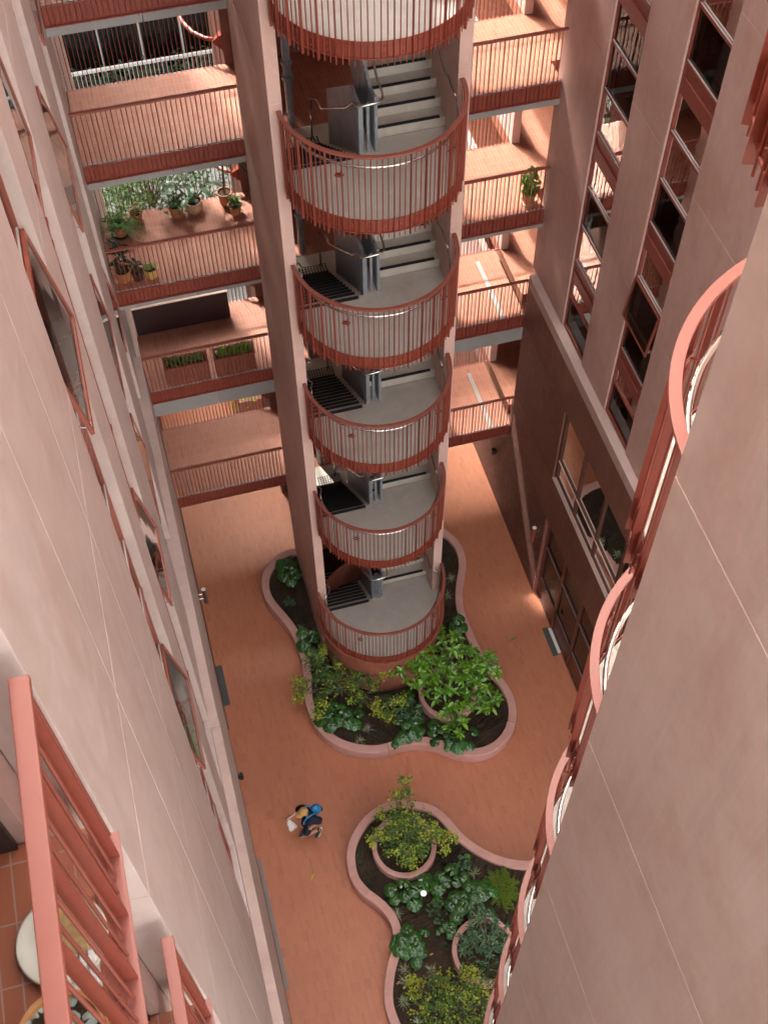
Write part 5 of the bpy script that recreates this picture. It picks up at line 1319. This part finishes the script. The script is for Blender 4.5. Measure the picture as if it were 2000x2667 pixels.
b.tube([tuple(e+R_*.018), tuple(e+R_*.004-U_*.006), tuple(e-R_*.012+U_*.004)], .004, 6); b.build('cap_emblem', navy, pt)
# shoes and socks
def shoe(an, to, nm='shoe'):
    A = Vector(pp_(*an)); T = Vector(pp_(*to)); d = (T-A).normalized()
    q = skin(nm, [([tuple(A-d*.05-U_*.02), tuple(A+(T-A)*.35-U_*.015), tuple(A+(T-A)*.75), tuple(T+d*.04)], [.048,.05,.047,.036], None), ([tuple(A+U_*.03)], [.046], (0,0))], plain('grey_shoe', (.05,.055,.05), .7, 0, .3, .3, 40), pt)
    s_ = MB(); sd_ = d.cross(U_).normalized(); upn = sd_.cross(d).normalized()
    if upn.z < 0: upn = -upn
    vs = []
    ol = []
    for k in range(20):
        a = 2*PI*k/20; ol.append((math.cos(a)*.155, math.sin(a)*.05*(1.08 if math.cos(a) > 0 else .92)))
    ctr = A+(T-A)*.5-upn*.042
    for hz_ in (-.012,.012):
        for x, y in ol: vs.append(tuple(ctr+d*x+sd_*y+upn*hz_))
    s_.add(vs, [(i,(i+1)%20,20+(i+1)%20,20+i) for i in range(20)]+[tuple(range(19,-1,-1)), tuple(range(20,40))]); s_.build('shoe_sole', M['white'], q)
shoe((.04,.09,.075), RTo); shoe((-.20,-.09,.235), LTo)
skin('sock', [(W_(lerp(RKn,RAn,.78), lerp(RKn,RAn,.98)), [.046,.044], None)], M['black'], pt)
skin('sock', [(W_(lerp(LKn,LAn,.78), lerp(LKn,LAn,.98)), [.046,.044], None)], M['black'], pt)
# backpack
bt = thing('backpack', 'bright blue backpack worn by the striding person', 'backpack', pp_(-.22,.05,1.1))
blu = plain('blue_nylon', (.008,.16,.36), .5, 0, .5, .25, 14, .3, 40)
skin('bag', [(W_((-.22,.04,1.05),(-.235,.04,1.2),(-.21,.04,1.36),(-.17,.04,1.44)), [(.10,.14),(.115,.15),(.10,.14),(.05,.09)], None)], blu, bt)
b = MB(); b.tube(W_((-.33,-.02,1.12),(-.345,.04,1.12),(-.33,.1,1.12)), .05, 8); b.build('pocket', plain('dark_nylon', (.012,.03,.05), .6), bt, smooth=True)
b = MB()
for r in (.14,-.14): b.tube(W_((-.14,r*.75,1.43),(-.04,r*.85,1.515),(.09,r*.85,1.485),(.165,r*.85,1.38),(.18,r*.85,1.25)), .02, 6)
b.build('strap', blu, bt)
# carrier bag
ct = thing('carrier_bag', 'crumpled white plastic carrier bag hanging from the hand of the person', 'bag', pp_(.38,.24,.7))
rg2 = random.Random(4); b = MB(); vs = []; nA, nZ = 18, 8
for j in range(nZ):
    u = j/(nZ-1); zc = 1.04-.52*u; wx = .03+.075*u**.7; wy = .02+.035*u
    for i in range(nA):
        a = 2*PI*i/nA; q = 1+.22*math.sin(3*a+4*u)+rg2.uniform(-.08,.08)
        vs.append(pp_(.39-.06*u+wx*math.cos(a)*q, .24-.05*u+wy*math.sin(a)*q, zc))
fs = [(j*nA+i, j*nA+(i+1)%nA, (j+1)*nA+(i+1)%nA, (j+1)*nA+i) for j in range(nZ-1) for i in range(nA)] + [tuple((nZ-1)*nA+i for i in range(nA))]
b.add(vs, fs); pl_ = plain('white_plastic', (.62,.58,.54), .4, 0, .5, .1, 20)
b.build('sack', pl_, ct, smooth=True)
b = MB()
for r in (.02,-.02): b.tube(W_((.40,.24+r,1.03),(.41,.24+r*.5,1.09),(.40,.24,1.12),(.38,.24-r*.4,1.09),(.37,.24-r,1.03)), .007, 5)
b.build('handle', pl_, ct)

for o_ in list(COL.objects):
    if o_.parent is None and 'label' in o_ and not 4 <= len(o_['label'].split()) <= 16: print('LONG', o_.name, len(o_['label'].split()), o_['label'])
